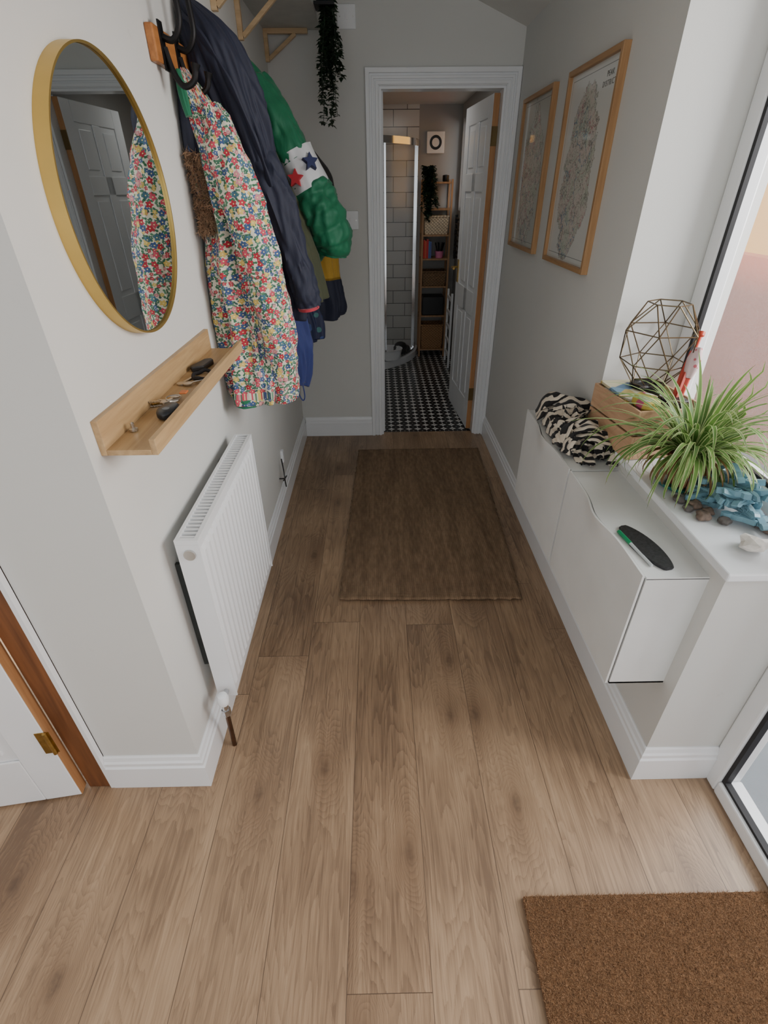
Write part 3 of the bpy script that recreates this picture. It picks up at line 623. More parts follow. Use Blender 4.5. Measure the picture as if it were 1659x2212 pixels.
# ------------------------------------------------------------ pictures
def mapmat(name,seed,green):
    g=G(name); x,y,z=g.sep(g.tc())[0:3]
    zz=g.m_('SUBTRACT',z,.29)
    cy=g.m_('DIVIDE',g.m_('ADD',y,-.02 if seed==0 else .0),.165); cz=g.m_('DIVIDE',zz,.27)
    rr=g.m_('ADD',g.m_('MULTIPLY',cy,cy),g.m_('MULTIPLY',cz,cz))
    nz=g.noise(g.vec(y,z,float(seed)),8,6,.68); rr=g.m_('ADD',rr,g.m_('MULTIPLY',g.m_('SUBTRACT',nz,.5),2.6))
    inside=g.m_('LESS_THAN',rr,.95)
    cn=g.noise(g.vec(y,z,seed+5.),15,6,.68)
    rel=g.ramp(cn,[(.3,c4((172,184,164))),(.45,c4((202,206,192))),(.58,c4((216,202,194))),(.72,c4((176,182,162)))])
    lines=g.m_('LESS_THAN',g.m_('ABSOLUTE',g.m_('SUBTRACT',g.m_('FRACT',g.m_('MULTIPLY',cn,30.0)),.5)),.11)
    rel=g.mix(g.m_('MULTIPLY',lines,.5),rel,c4((104,102,94)))
    for sd,sc,cc in ((9.,7,(176,92,108)),(19.,5,(88,126,152)),(29.,10,(100,94,88)),(39.,13,(110,102,94)),(49.,18,(106,102,94))):
        rd=g.noise(g.vec(y,z,seed+sd),sc,4,.6); road=g.m_('LESS_THAN',g.m_('ABSOLUTE',g.m_('SUBTRACT',rd,.5)),.006); rel=g.mix(g.m_('MULTIPLY',road,.75),rel,c4(cc))
    edge=g.m_('LESS_THAN',g.m_('ABSOLUTE',g.m_('SUBTRACT',rr,.95)),.03)
    bg=c4((214,215,210)) if not green else c4((188,191,184))
    base=g.mix(inside,bg,rel); base=g.mix(g.m_('MULTIPLY',edge,.5),base,c4((104,106,98)))
    ay=g.m_('ABSOLUTE',y); az=g.m_('ABSOLUTE',g.m_('SUBTRACT',z,.305))
    b1=g.m_('MAXIMUM',g.m_('SUBTRACT',ay,.218),g.m_('SUBTRACT',az,.284)); ln=g.m_('LESS_THAN',g.m_('ABSOLUTE',b1),.0011)
    base=g.mix(g.m_('MULTIPLY',ln,.7),base,c4((60,60,60)))
    g.col(base); g.rough(.5); g.b.inputs['Coat Weight'].default_value=.8; g.b.inputs['Coat Roughness'].default_value=.04
    return g.m
def textmesh(txt,size,name,mat,parent,yc,zc_,x,align='CENTER'):
    cu=bpy.data.curves.new('t','FONT'); cu.body=txt; cu.size=size; cu.align_x=align; cu.extrude=.0002; cu.space_character=1.25
    o=bpy.data.objects.new('t',cu); COL.objects.link(o)
    me=bpy.data.meshes.new_from_object(o.evaluated_get(bpy.context.evaluated_depsgraph_get())); bpy.data.objects.remove(o)
    Mx=Matrix(((0,0,-1,x),(-1,0,0,yc),(0,1,0,zc_),(0,0,0,1))); me.transform(Matrix.Translation(-parent.location)@Mx)
    me.materials.append(mat); ob=bpy.data.objects.new(name,me); COL.objects.link(ob); ob.parent=parent; return ob
M_ink=P('ink',(92,90,86),.6)
def picture(ya,yb,seed,green,label):
    z0,z1=1.257,1.90; fw=.018; x1=XR; x0=XR-.024
    e=thing('framed_map',(XR,(ya+yb)/2,z0),label,'picture')
    for b in ((x0,ya,z0,x1,ya+fw,z1),(x0,yb-fw,z0,x1,yb,z1)): make(MB().box(*b),'frame_upright',M_frame,parent=e,bevel=.0015)
    for b in ((x0,ya+fw,z0,x1,yb-fw,z0+fw),(x0,ya+fw,z1-fw,x1,yb-fw,z1)): make(MB().box(*b),'frame_rail',M_frameh,parent=e,bevel=.0015)
    make(MB().box(x1-.010,ya+fw,z0+fw,x1-.001,yb-fw,z1-fw),'map_print',mapmat('map_%d'%seed,seed,green),parent=e)
    return e,x1-.0105
e,xp=picture(2.01,2.52,0,False,'oak-framed illustrated map print titled PEAK DISTRICT')
textmesh('PEAK',.022,'title_text',M_ink,e,2.112,1.833,xp); textmesh('DISTRICT',.022,'title_text',M_ink,e,2.112,1.808,xp)
e,xp=picture(2.71,3.225,4,True,'oak-framed map print in muted green')

# ------------------------------------------------------------ storage cabinets
M_cab=P('white_cabinet',(224,225,223),.38,var=.03,vs=8,bs=60,bump=.05)
def cabinet(ya,yb,label):
    e=thing('storage_cabinet',(.69,(ya+yb)/2,.376),label,'cabinet',group='white wall-mounted shoe cabinets')
    xb_,xf_=XR,.6165; z0,z1=.376,.757
    bul=lambda t:.019*math.exp(-((t-.5)/.15)**2)
    mb=MB(); mb.box(xf_+.010,ya,z0,xb_,yb,z0+.006); mb.box(xf_+.010,ya,z0,xb_,ya+.006,z1-.006); mb.box(xf_+.010,yb-.006,z0,xb_,yb,z1-.006); mb.box(xb_-.006,ya+.006,z0+.006,xb_,yb-.006,z1-.006)
    poly=[(xb_,ya),(xb_,yb)]+[(xf_+.0105-bul(1-k/40)*.9,yb-(yb-ya)*k/40) for k in range(41)]
    mb.prism(poly,'z',z1-.008,z1-.002)
    make(mb,'body',M_cab,parent=e)
    ny,nz=48,24; front=[];back=[]
    for i in range(nz+1):
        z=z0+(z1+.003-z0)*i/nz; rf=[];rb=[]
        for j in range(ny+1):
            t=j/ny; y=ya+.002+(yb-ya-.004)*t; w=bul(t)*max(0,(i/nz-.72)/.28)**2
            x=xf_-w
            rf.append((x,y,z)); rb.append((x+.006,y,z))
        front.append(rf); back.append(rb)
    mb=MB(); rings=[f+b[::-1] for f,b in zip(front,back)]; mb.loft(rings)
    make(mb,'door',M_cab,parent=e,smooth=True,label='tilting front flap with a curved grip edge')
    return e
cabinet(.895,1.422,'white slim wall-mounted shoe cabinet with a tray top')
cabinet(1.430,1.958,'white slim wall-mounted shoe cabinet holding a striped scarf')
zc_=.7555
c0=Vector((.674,1.012)); dv=Vector((.04,-.19)).normalized(); nv=Vector((-dv.y,dv.x)); rings=[]
for t,h in ((1,0),(1.02,.002),(1.02,.006),(.97,.008)):
    ring=[]
    for i in range(40):
        a=2*pi*i/40; u=cos(a)*.1*t; v=math.copysign(abs(sin(a))**1.25,sin(a))*.032*t
        if abs(u)>.092: u=math.copysign(.092,u)
        p=c0+dv*u+nv*v; ring.append((p.x,p.y,zc_+h))
    rings.append(ring)
make(MB().loft(rings),'glasses_case',P('worn_black_leather',(40,40,42),.5,var=.6,vs=120),smooth=True,label='flat black pointed-oval case lying on the cabinet top',cat='case')
e=thing('pen',(.65,1.02,zc_),'clear ballpoint pen with a green cap','pen')
a=Vector((.634,1.078,zc_+.0055)); b=Vector((.656,.935,zc_+.0045)); m=a+(b-a)*.38
make(MB().cyl(a,m,.0052,n=10),'pen_cap',P('green_pen',(20,140,90),.3),parent=e,smooth=True)
make(MB().cyl(m,b,.0042,.0035,n=8),'pen_barrel',P('pen_clear',(190,196,196),.2),parent=e,smooth=True)
g=G('zebra_print'); o=g.tc(); x,y,z=g.sep(o)[0:3]
nz=g.noise(o,10,2,.5); nz2=g.noise(g.vec(y,z,x),8,2,.5)
w=g.m_('SINE',g.m_('ADD',g.m_('ADD',g.m_('MULTIPLY',y,120.0),g.m_('MULTIPLY',z,110.0)),g.m_('ADD',g.m_('MULTIPLY',nz,20.0),g.m_('MULTIPLY',nz2,12.0))))
g.col(g.mix(g.m_('GREATER_THAN',w,0.05),c4((26,24,25)),c4((214,202,184)))); g.rough(.95); g.bump(g.noise(o,300,3),.5,.002); g.b.inputs['Sheen Weight'].default_value=.1
M_zeb=g.m
bm=bmesh.new(); bmesh.ops.create_icosphere(bm,subdivisions=6,radius=1)
for v in bm.verts:
    p=v.co.copy(); q=p+Vector((noise.noise(p*1.5),noise.noise(p*1.5+Vector((5,0,0))),noise.noise(p*1.5+Vector((0,9,0)))))*.5
    f=1+.28*ridge(q*1.05)+.18*ridge(q*2.1+Vector((3,1,7)))+.08*ridge(q*4.2)
    v.co=Vector((p.x*.060*f,p.y*.150*f,p.z*.060*f))
    v.co.z=max(v.co.z,-.030)
zm=min(v.co.z for v in bm.verts)
for v in bm.verts:
    v.co=Vector((min(.774,max(.622,.698+v.co.x)),1.65+v.co.y,zc_+.001+v.co.z-zm))
mesc=bpy.data.meshes.new('scarf'); bm.to_mesh(mesc); bm.free()
cc_=Vector((.698,1.65,zc_+.001)); mesc.transform(Matrix.Translation(-cc_)); mesc.materials.append(M_zeb)
for p in mesc.polygons: p.use_smooth=True
scf=bpy.data.objects.new('scarf',mesc); scf.location=cc_; COL.objects.link(scf); tag(scf,'crumpled black and cream zebra-striped fleece scarf on the cabinet','scarf')
RR=random.Random(8)
for k in range(10):
    mb=MB(); y0_=1.49+k*.038; pts=[]; hh=.050+.050*abs(sin(k*1.7+.5)); sl=RR.uniform(-.07,.07)
    for i in range(7):
        t=i/6; a=pi*t
        pts.append((.700-.066*cos(a)+RR.uniform(-.006,.006),y0_+sl*(t-.5)*2+.025*sin(k+t*4),zc_+.014+hh*sin(a)))
    q=catmull(pts,9)
    mb.sweep(q,[.022+.009*sin(i*.25+k*1.3) for i in range(len(q))],24,.26,True,lambda i,th:1+.3*sin(2*th+i*.12+k)+.15*sin(5*th+i*.2),ref=(0,1,0))
    mb.v=[(min(max(x,.618),.775),y,max(z,zc_+.001)) for x,y,z in mb.v]
    make(mb,'fold',M_zeb,parent=scf,smooth=True,ang=3)

# ------------------------------------------------------------ crate and contents
zs=.8125
cr=thing('wooden_crate',(.86,1.53,zs),'slatted pine crate on the window sill','crate')
Mc=Matrix.Translation((.864,1.530,zs))@Matrix.Rotation(math.radians(7),4,'Z')
hx,hy=.108,.134
for sx in (-1,1):
    for k in range(2):
        make(MB().box(sx*hx-.004,-hy,.002+k*.082,sx*hx+.004,hy,.078+k*.082,Mc),'side_slat',M_crate,parent=cr,bevel=.001)
for sy in (-1,1):
    for k in range(2):
        make(MB().box(-hx+.004,sy*hy-.008*(sy>0),.002+k*.082,hx-.004,sy*hy+.008*(sy<0),.078+k*.082,Mc),'end_slat',M_crate,parent=cr,bevel=.001)
make(MB().box(-hx+.005,-hy+.009,.0005,hx-.005,hy-.009,.006,Mc),'base',M_crate,parent=cr)
M_paper=P('paper_white',(224,220,206),.8)
def printm(name,cols,sc=22):
    g=G(name); vo=g.vor(g.tc(),sc,dim='3D'); n_=len(cols)
    g.col(g.ramp(g.sep(vo[1])[0],[(i/n_,c4(c_)) for i,c_ in enumerate(cols)],'CONSTANT')); g.rough(.5); return g.m
def cb(b,rgb,label,rot=0,tilt=0,mat=None):
    Mx=Mc@Matrix.Translation(((b[0]+b[3])/2,(b[1]+b[4])/2,b[2]))@Matrix.Rotation(rot,4,'Z')@Matrix.Rotation(tilt,4,'X')
    w,d_,h=(b[3]-b[0])/2,(b[4]-b[1])/2,b[5]-b[2]
    e=thing('book',Mx.translation,label,'book')
    make(MB().box(-w,-d_,0,w,d_,.0012,Mx).box(-w,-d_,h-.0012,w,d_,h,Mx).box(-w,-d_,.0012,-w+.002,d_,h-.0012,Mx),'cover',mat or P('cover',rgb,.55,var=.25,vs=30),parent=e)
    make(MB().box(-w+.002,-d_+.003,.0012,w-.003,d_-.003,h-.0012,Mx),'pages',M_paper,parent=e)
cb((-.085,-.112,.008,.08,.112,.03),(60,80,110),'thick dark blue book in the crate')
cb((-.085,-.112,.031,.07,.112,.052),(150,60,50),'red-brown book in the crate')
cb((-.08,-.108,.053,.08,.108,.085),(80,96,70),'green book in the crate')
cb((-.08,-.110,.086,.078,.110,.125),(120,120,118),'grey book in the crate')
cb((-.088,-.03,.128,.05,.115,.140),(66,106,150),'blue magazine near the top of the crate',rot=.10)
cb((-.096,-.04,.142,.03,.118,.152),(206,178,84),'yellow paperback near the top of the crate',rot=-.08)
cb((-.094,-.05,.153,.02,.095,.160),(196,192,182),'grey-white leaflet lying on other papers in the crate',rot=.20)
cb((-.102,-.01,.162,.03,.122,.170),(90,140,176),'illustrated blue and cream paperback across the crate top',rot=-.05,mat=printm('illustrated_cover',[(112,146,170),(204,196,164),(190,170,104),(86,120,150),(214,210,196)],16))
cb((-.05,-.122,.126,.0,-.04,.146),(222,220,214),'folded white leaflet in the crate',rot=.3)
rings=[]
for i,(r,z) in enumerate(((.7,0),(1,.012),(1,.03),(.7,.042))):
    rings.append([tuple(Mc@Vector((-.062+.030*r*math.copysign(abs(cos(a))**.6,cos(a)),-.080+.042*r*math.copysign(abs(sin(a))**.6,sin(a)),.147+z))) for a in [2*pi*k/28 for k in range(28)]])
make(MB().loft(rings),'sweet_packet',printm('packet_print',[(196,96,126),(206,186,90),(220,218,210),(176,76,110)],28),smooth=True,label='pink and yellow printed packet in the crate',cat='packet')
e=thing('compact_camera',tuple(Mc@Vector((.02,-.075,.126))),'small black compact camera in the crate','camera')
make(MB().box(-.012,-.11,.126,.06,-.055,.178,Mc),'camera_body',M_black,parent=e,bevel=.006)
make(MB().cyl(tuple(Mc@Vector((.024,-.108,.158))),tuple(Mc@Vector((.024,-.128,.16))),.018,n=24),'lens',P('lens_black',(12,12,14),.15),parent=e,smooth=True)
make(MB().sweep(catmull([tuple(Mc@Vector(p)) for p in ((-.012,-.08,.17),(-.04,-.10,.196),(-.06,-.04,.195),(-.02,-.01,.188),(.02,-.05,.185))],6),.005,6),'strap',M_black,parent=e,smooth=True)
lc=Vector((.872,1.572)); zb0=zs+.171
lan=thing('wire_lantern',(lc.x,lc.y,zb0),'geometric brass wire lantern with a round base on the crate','lantern')
def hexr(r,z,o=0): return [(lc.x+r*cos(pi/3*i+o),lc.y+r*sin(pi/3*i+o),zb0+z) for i in range(6)]
A=hexr(.050,.012); B=hexr(.100,.082,pi/6); Cc=hexr(.112,.178,0); Dd=hexr(.060,.255,pi/6)
mb=MB()
def ring_e(r):
    for i in range(6): mb.cyl(r[i],r[(i+1)%6],.0019,n=6)
for r in (A,B,Cc,Dd): ring_e(r)
for i in range(6):
    mb.cyl(A[i],B[i],.0019,n=6); mb.cyl(A[(i+1)%6],B[i],.0019,n=6)
    mb.cyl(B[i],Cc[i],.0019,n=6); mb.cyl(B[i],Cc[(i+1)%6],.0019,n=6)
    mb.cyl(Cc[i],Dd[i],.0019,n=6); mb.cyl(Cc[(i+1)%6],Dd[i],.0019,n=6)
make(mb,'wire_cage',P('dark_brass',(110,96,74),.35,metal=.9),parent=lan)
make(MB().lathe((lc.x,lc.y,zb0),[(.05,0),(.052,.003),(.052,.010),(.03,.011),(.028,.006)],32),'base',M_iron,parent=lan,smooth=True)
um=thing('umbrella',(.905,1.49,.98),'small folded red umbrella with a pink patterned sleeve','umbrella')
a=Vector((.905,1.450,.95)); b=Vector((.970,1.530,1.165)); dd=b-a
make(MB().sweep([a+dd*t for t in (0,.15,.45,.75)],[.008,.013,.015,.011],24,1,True,lambda i,th:1+.18*sin(6*th)),'canopy',P('umbrella_red',(190,66,50),.5),parent=um,smooth=True)
g=G('pink_dots'); vo=g.vor(g.tc(),60,dim='3D'); g.col(g.mix(g.m_('LESS_THAN',vo[0],.3),c4((212,186,186)),c4((190,96,104)))); g.rough(.6)
make(MB().sweep([a+dd*t+Vector((.004,-.006,0)) for t in (.42,.52,.66,.8)],[.013,.022,.023,.013],24,.8,True,lambda i,th:1+.14*sin(4*th+i)),'sleeve',g.m,parent=um,smooth=True)
make(MB().sweep([a+dd*.75,a+dd*.93,a+dd*.95,a+dd*1.0],[.0045,.005,.010,.009],12),'handle',P('umb_handle',(196,72,50),.35),parent=um,smooth=True)

# ------------------------------------------------------------ spider plant
sp=thing('spider_plant',(.865,1.235,zs),'variegated spider plant in a terracotta pot on a teal saucer','plant')
pc=(.865,1.235)
make(MB().lathe((pc[0],pc[1],zs),[(.048,0),(.070,.006),(.074,.016),(.070,.016),(.048,.006)],36),'saucer',P('teal_saucer',(34,112,110),.35),parent=sp,smooth=True)
make(MB().lathe((pc[0],pc[1],zs+.0065),[(.038,0),(.050,.070),(.056,.071),(.057,.090),(.050,.090),(.045,.077)],36),'pot',P('terracotta',(146,88,64),.85,var=.2),parent=sp,smooth=True)
make(MB().lathe((pc[0],pc[1],zs+.074),[(.045,0),(.045,.008),(.02,.012)],20),'soil',P('soil',(50,38,28),.95,var=.4,vs=80),parent=sp)
def leafmat(name,g1,g2,ed):
    g=G(name); u,v,_=g.sep(g.tc('UV'))[0:3]
    a_=g.m_('ABSOLUTE',g.m_('SUBTRACT',u,.5)); edge=g.m_('GREATER_THAN',a_,.36)
    gr=g.ramp(g.noise(g.tc(),9,2),[(.3,c4(g1)),(.7,c4(g2))])
    tip=g.m_('GREATER_THAN',v,.96); cc=g.mix(edge,gr,c4(ed)); g.col(g.mix(tip,cc,c4((120,84,46)))); g.rough(.45)
    tr=g.n('ShaderNodeBsdfTranslucent'); g.st(tr.inputs[0],cc); ms=g.n('ShaderNodeMixShader'); ms.inputs[0].default_value=.3
    g.t.links.new(g.b.outputs[0],ms.inputs[1]); g.t.links.new(tr.outputs[0],ms.inputs[2]); g.t.links.new(ms.outputs[0],g.out.inputs[0]); return g.m
RR=random.Random(21)
def leaves(mb,azr,elr,Lr,wr,dr,count,zadd=.085):
    for k in range(count):
        az=RR.uniform(*azr); el=RR.uniform(*elr); L=RR.uniform(*Lr); w0=RR.uniform(*wr); seg=14
        if cos(az)>.2: L*=.8
        p=Vector((pc[0]+.02*cos(az),pc[1]+.02*sin(az),zs+zadd)); rows=[]; droop=RR.uniform(*dr)
        tw=RR.uniform(-.5,.5)
        for i in range(seg+1):
            t=i/seg; e_=el-droop*t**1.5
            d_=Vector((cos(az)*cos(e_),sin(az)*cos(e_),sin(e_)))
            side=Vector((-sin(az+tw*t),cos(az+tw*t),0)); wd=w0*(1-t**2.5)*(0.7+.6*min(1,t*4))
            cup=Vector((0,0,.25*wd))
            rows.append([p-side*wd+cup,p.copy(),p+side*wd+cup])
            p=p+d_*(L/seg)
            if p.x>.992: p.x=.992
            if p.z<zs+.006 and p.x>.762: p.z=zs+.006
        mb.loft(rows,False,False,uvs=lambda i,j:(j/2,i/seg),closed=False)
mb=MB()
leaves(mb,(0,2*pi),(.55,1.52),(.18,.39),(.0036,.0068),(.7,2.7),200)
leaves(mb,(2.6,5.4),(.4,1.1),(.13,.26),(.0036,.0062),(2.2,3.8),55)
mb.v=[(min(x,.995),y,z) for x,y,z in mb.v]
make(mb,'leaves',leafmat('spider_leaf',(76,114,52),(122,160,80),(196,206,146)),parent=sp,smooth=True,ang=3)
mb=MB(); leaves(mb,(2.4,5.6),(.2,.9),(.10,.20),(.002,.005),(2.6,4.2),34,.08)
mb.v=[(min(x,.995),y,z) for x,y,z in mb.v]
make(mb,'dry_leaves',leafmat('dry_leaf',(120,88,54),(158,124,80),(140,110,70)),parent=sp,smooth=True,ang=3,label='dry brown leaves around the pot')

# ------------------------------------------------------------ pegs, stones
M_peg=P('blue_peg_plastic',(114,154,168),.4,var=.15,vs=5,bump=.02)
mb=MB()
for s in (1,-1):
    pr=[(0,.001),(.006,.006),(.014,.008),(.022,.005),(.034,.009),(.046,.010),(.072,.019),(.076,.015),(.060,.005),(.046,.0015),(.034,.0006),(.022,.0004),(.0,.0)]
    mb.prism([(a,b*s) for a,b in pr],'y',-.0075,.0075)
mb.sweep([(.034+.0075*cos(t/10*2*pi),.009,.0075*sin(t/10*2*pi)) for t in range(11)],.001,5)
pegme=mb.mesh('clothes_peg'); pegme.transform(Matrix.Translation((-.038,0,0))); pegme.materials.append(M_peg)
RR=random.Random(12)
for i in range(46):
    o=bpy.data.objects.new('clothes_peg',pegme); COL.objects.link(o)
    lvl=i/46
    rr=.115*(1-.5*lvl)
    a=RR.uniform(0,2*pi); q=math.sqrt(RR.random())*rr
    x=.910+q*cos(a)*.6; y=1.10+q*sin(a)*1.2; x=min(x,.946)
    z=zs+.019+.085*lvl*(1-(q/.14)**2)
    o.location=(x,y,z); o.rotation_euler=(RR.choice((0,pi/2))+RR.uniform(-.5,.5)*(.3+lvl),RR.uniform(-.3,.3)*(.2+lvl),RR.uniform(0,6.28) if x<.93 else RR.choice((-1,1))*pi/2+RR.uniform(-.3,.3))
    tag(o,'pale blue plastic clothes peg in the heap on the sill','clothes peg','heap of clothes pegs')
def rock(c_,r,mat,seed,label,name='pebble',cat='stone',fl=.65,flat=False):
    bm=bmesh.new(); bmesh.ops.create_icosphere(bm,subdivisions=2 if flat else 3,radius=1)
    for v in bm.verts:
        n_=noise.noise(v.co*1.3+Vector((seed*3.1,0,0)))*.45+noise.noise(v.co*3+Vector((0,seed,0)))*(.35 if flat else .12)
        v.co=v.co*(1+n_); v.co.z*=fl
    mz=min(v.co.z for v in bm.verts)
    for v in bm.verts: v.co=(v.co-Vector((0,0,mz)))*r
    me=bpy.data.meshes.new(name); bm.to_mesh(me); bm.free(); me.materials.append(mat)
    if not flat:
        for p in me.polygons: p.use_smooth=True
    o=bpy.data.objects.new(name,me); o.location=c_; COL.objects.link(o); tag(o,label,cat,'pebbles on the sill' if name=='pebble' else None); return o
M_rock=P('brown_stone',(122,104,92),.8,var=.35,vs=60,bump=.3); M_rock2=P('grey_stone',(100,94,90),.8,var=.3,vs=50,bump=.3)
for i,(x,y,r) in enumerate(((.806,1.135,.015),(.832,1.105,.017),(.810,1.095,.013),(.826,1.055,.018),(.852,1.14,.022),(.962,.985,.022),(.945,1.015,.014),(.850,1.075,.013),(.865,1.03,.015))):
    rock((x,y,zs),r,M_rock if i%2 else M_rock2,i,'brown rounded pebble beside the pegs' if i%2 else 'grey-brown rounded pebble beside the pegs')
rock((.868,.922,zs),.030,P('white_quartz',(218,212,204),.4,var=.15,vs=60,bs=200,bump=.3),9,'rough white quartz crystal at the sill corner','quartz','crystal',.6,True)

# ------------------------------------------------------------ rug and doormat
g=G('jute_weave'); x,y,z=g.sep(g.tc())[0:3]
wob=g.noise(g.vec(x,y),8,2)
rows=g.m_('SINE',g.m_('ADD',g.m_('MULTIPLY',y,2*pi/.010),g.m_('MULTIPLY',wob,3.0)))
cols=g.m_('SINE',g.m_('ADD',g.m_('MULTIPLY',x,2*pi/.009),g.m_('MULTIPLY',rows,.8)))
hgt=g.m_('ADD',g.m_('MULTIPLY',rows,.5),g.m_('MULTIPLY',cols,.5))
nn=g.noise(g.vec(g.m_('MULTIPLY',x,70.0),g.m_('MULTIPLY',y,14.0)),1.0,4,.6); n2=g.noise(g.vec(g.m_('MULTIPLY',x,16.0),g.m_('MULTIPLY',y,1.8)),1.0,3)
f=g.m_('ADD',g.m_('MULTIPLY',nn,.6),g.m_('MULTIPLY',n2,.5)); f=g.m_('ADD',f,g.m_('MULTIPLY',hgt,.08)); f=g.m_('SUBTRACT',f,.07)
g.col(g.ramp(f,[(.22,c4((86,67,50))),(.5,c4((130,105,80))),(.78,c4((170,142,114)))])); g.rough(.95); g.bump(hgt,.45,.003); M_jute=g.m
c=[Vector((-.184,1.642)),Vector((.62,1.629)),Vector((.690,3.146)),Vector((-.14,3.14))]
mb=MB(); nx,ny=60,110; rows=[]
for i in range(ny+1):
    t=i/ny; row=[]
    for j in range(nx+1):
        s=j/nx; p=(c[0]*(1-s)+c[1]*s)*(1-t)+(c[3]*(1-s)+c[2]*s)*t
        if j in(0,nx): p.x+=noise.noise(Vector((i*.6,j,0)))*.008
        if i in(0,ny): p.y+=noise.noise(Vector((j*.6,i,0)))*.008
        row.append((p.x,p.y,.009+noise.noise(Vector((p.x*5,p.y*5,0)))*.0018))
    rows.append(row)
mb.loft(rows,False,False,closed=False)
rug=make(mb,'rug',M_jute,label='flat brown woven jute rug on the laminate floor',cat='rug',smooth=True)
sm=rug.modifiers.new('Solid','SOLIDIFY'); sm.thickness=.007; sm.offset=-1
dm=thing('doormat',(.665,.34,0),'thick brown coir doormat with bristly pile','doormat')
M_coir=P('coir',(112,80,52),.95,var=.4,vs=120,bs=300,bump=.5)
x0,x1,y0,y1=.35,.975,.135,.533
make(MB().box(x0,y0,.0005,x1,y1,.014),'mat_base',M_coir,parent=dm,bevel=.003)
mb=MB(); RR=random.Random(2)
for i in range(80000):
    x=RR.uniform(x0,x1); y=RR.uniform(y0,y1); h=RR.uniform(.004,.010); a=RR.uniform(0,2*pi); l=RR.uniform(.002,.009)
    s=Vector((sin(a),-cos(a),0))*.0006; o=len(mb.v); p=Vector((x,y,.013)); q=p+Vector((cos(a)*l,sin(a)*l,h))
    mb.v+=[tuple(p-s),tuple(p+s),tuple(q)]; mb.f.append((o,o+1,o+2)); mb.uv.append(None)
me=bpy.data.meshes.new('pile'); me.from_pydata(mb.v,[],mb.f)
g=G('coir_fibre'); oi=g.noise(g.tc(),350,1); o2=g.noise(g.tc(),12,3); g.col(g.mix(g.m_('MULTIPLY',o2,.5),g.ramp(oi,[(.3,c4((104,74,48))),(.5,c4((144,106,72))),(.72,c4((184,146,108)))]),c4((116,84,58)))); g.rough(.8)
me.materials.append(g.m); po=bpy.data.objects.new('pile',me); COL.objects.link(po); po.parent=dm; po.location=-dm.location; po['kind']='stuff'

# ------------------------------------------------------------ bathroom
sc=Vector((-.36,5.68)); sr=.8
sw=thing('shower_enclosure',(0,5.3,0),'quadrant shower enclosure with curved glass and chrome rails','shower')
arc=[(sc.x+sr*cos(a),sc.y+sr*sin(a)) for a in [-pi/2*k/24 for k in range(25)]]
make(MB().prism([(-.36,5.69)]+arc,'z',.0,.07),'shower_tray',M_pvc,parent=sw,bevel=.004)
def arcr(r,z0,z1,t):
    rings=[]
    for k in range(25):
        a=-pi/2*k/24; u=(cos(a),sin(a)); rings.append([(sc.x+u[0]*(r-t),sc.y+u[1]*(r-t),z0),(sc.x+u[0]*r,sc.y+u[1]*r,z0),(sc.x+u[0]*r,sc.y+u[1]*r,z1),(sc.x+u[0]*(r-t),sc.y+u[1]*(r-t),z1)])
    return MB().loft(rings)
make(arcr(sr-.02,1.845,1.895,.03),'top_rail',M_chrome,parent=sw,smooth=True)
make(arcr(sr-.02,.072,.10,.03),'bottom_rail',M_chrome,parent=sw,smooth=True)
make(arcr(sr-.03,.10,1.845,.005),'glass_panel',M_clear,parent=sw,smooth=True)
for a in (-.25,-.33,-.95,-1.0):
    u=(sc.x+(sr-.035)*cos(a),sc.y+(sr-.035)*sin(a)); make(MB().box(u[0]-.008,u[1]-.008,.1,u[0]+.008,u[1]+.008,1.845),'upright',M_chrome,parent=sw)
make(MB().lathe((.12,5.14,.0715),[(.08,0),(.115,.01),(.13,.10),(.135,.105),(.125,.10),(.10,.02)],28),'plastic_bowl',M_pvc,label='white plastic bowl in the shower tray',cat='bowl',smooth=True)
rock((.25,5.30,.0715),.085,M_dark,17,'heap of black fabric beside the bowl in the shower','cloth','cloth',.8)
su=thing('shelving_unit',(.57,5.57,0),'tall narrow open wooden shelving unit','shelves')
SX0,SX1,SY0,SY1=.44,.72,5.46,5.69
for x in (SX0,SX1-.018):
    for y in (SY0,SY1-.018): make(MB().box(x,y,0.0005,x+.018,y+.018,1.6),'post',M_darkwood,parent=su)
SZ=[.08,.42,.70,.95,1.155,1.37,1.58]
for z in SZ: make(MB().box(SX0,SY0+.001,z-.014,SX1,SY1-.001,z),'shelf_board',M_darkwood,parent=su)
def wicker(name,rgb):
    g=G(name); x,y,z=g.sep(g.tc())[0:3]; a=g.m_('SINE',g.m_('MULTIPLY',g.m_('ADD',x,y),200.0)); b=g.m_('SINE',g.m_('MULTIPLY',z,240.0)); h=g.m_('MULTIPLY',a,b)
    k=c4(rgb); g.col(g.mix(g.m_('ADD',g.m_('MULTIPLY',h,.4),.5),tuple(v*.35 for v in k[:3])+(1,),k)); g.rough(.8); g.bump(h,.6,.004); return g.m
M_w1=wicker('wicker_light',(246,222,188)); M_w2=wicker('wicker_dark',(146,116,84)); M_w3=wicker('wicker_mid',(182,138,96))
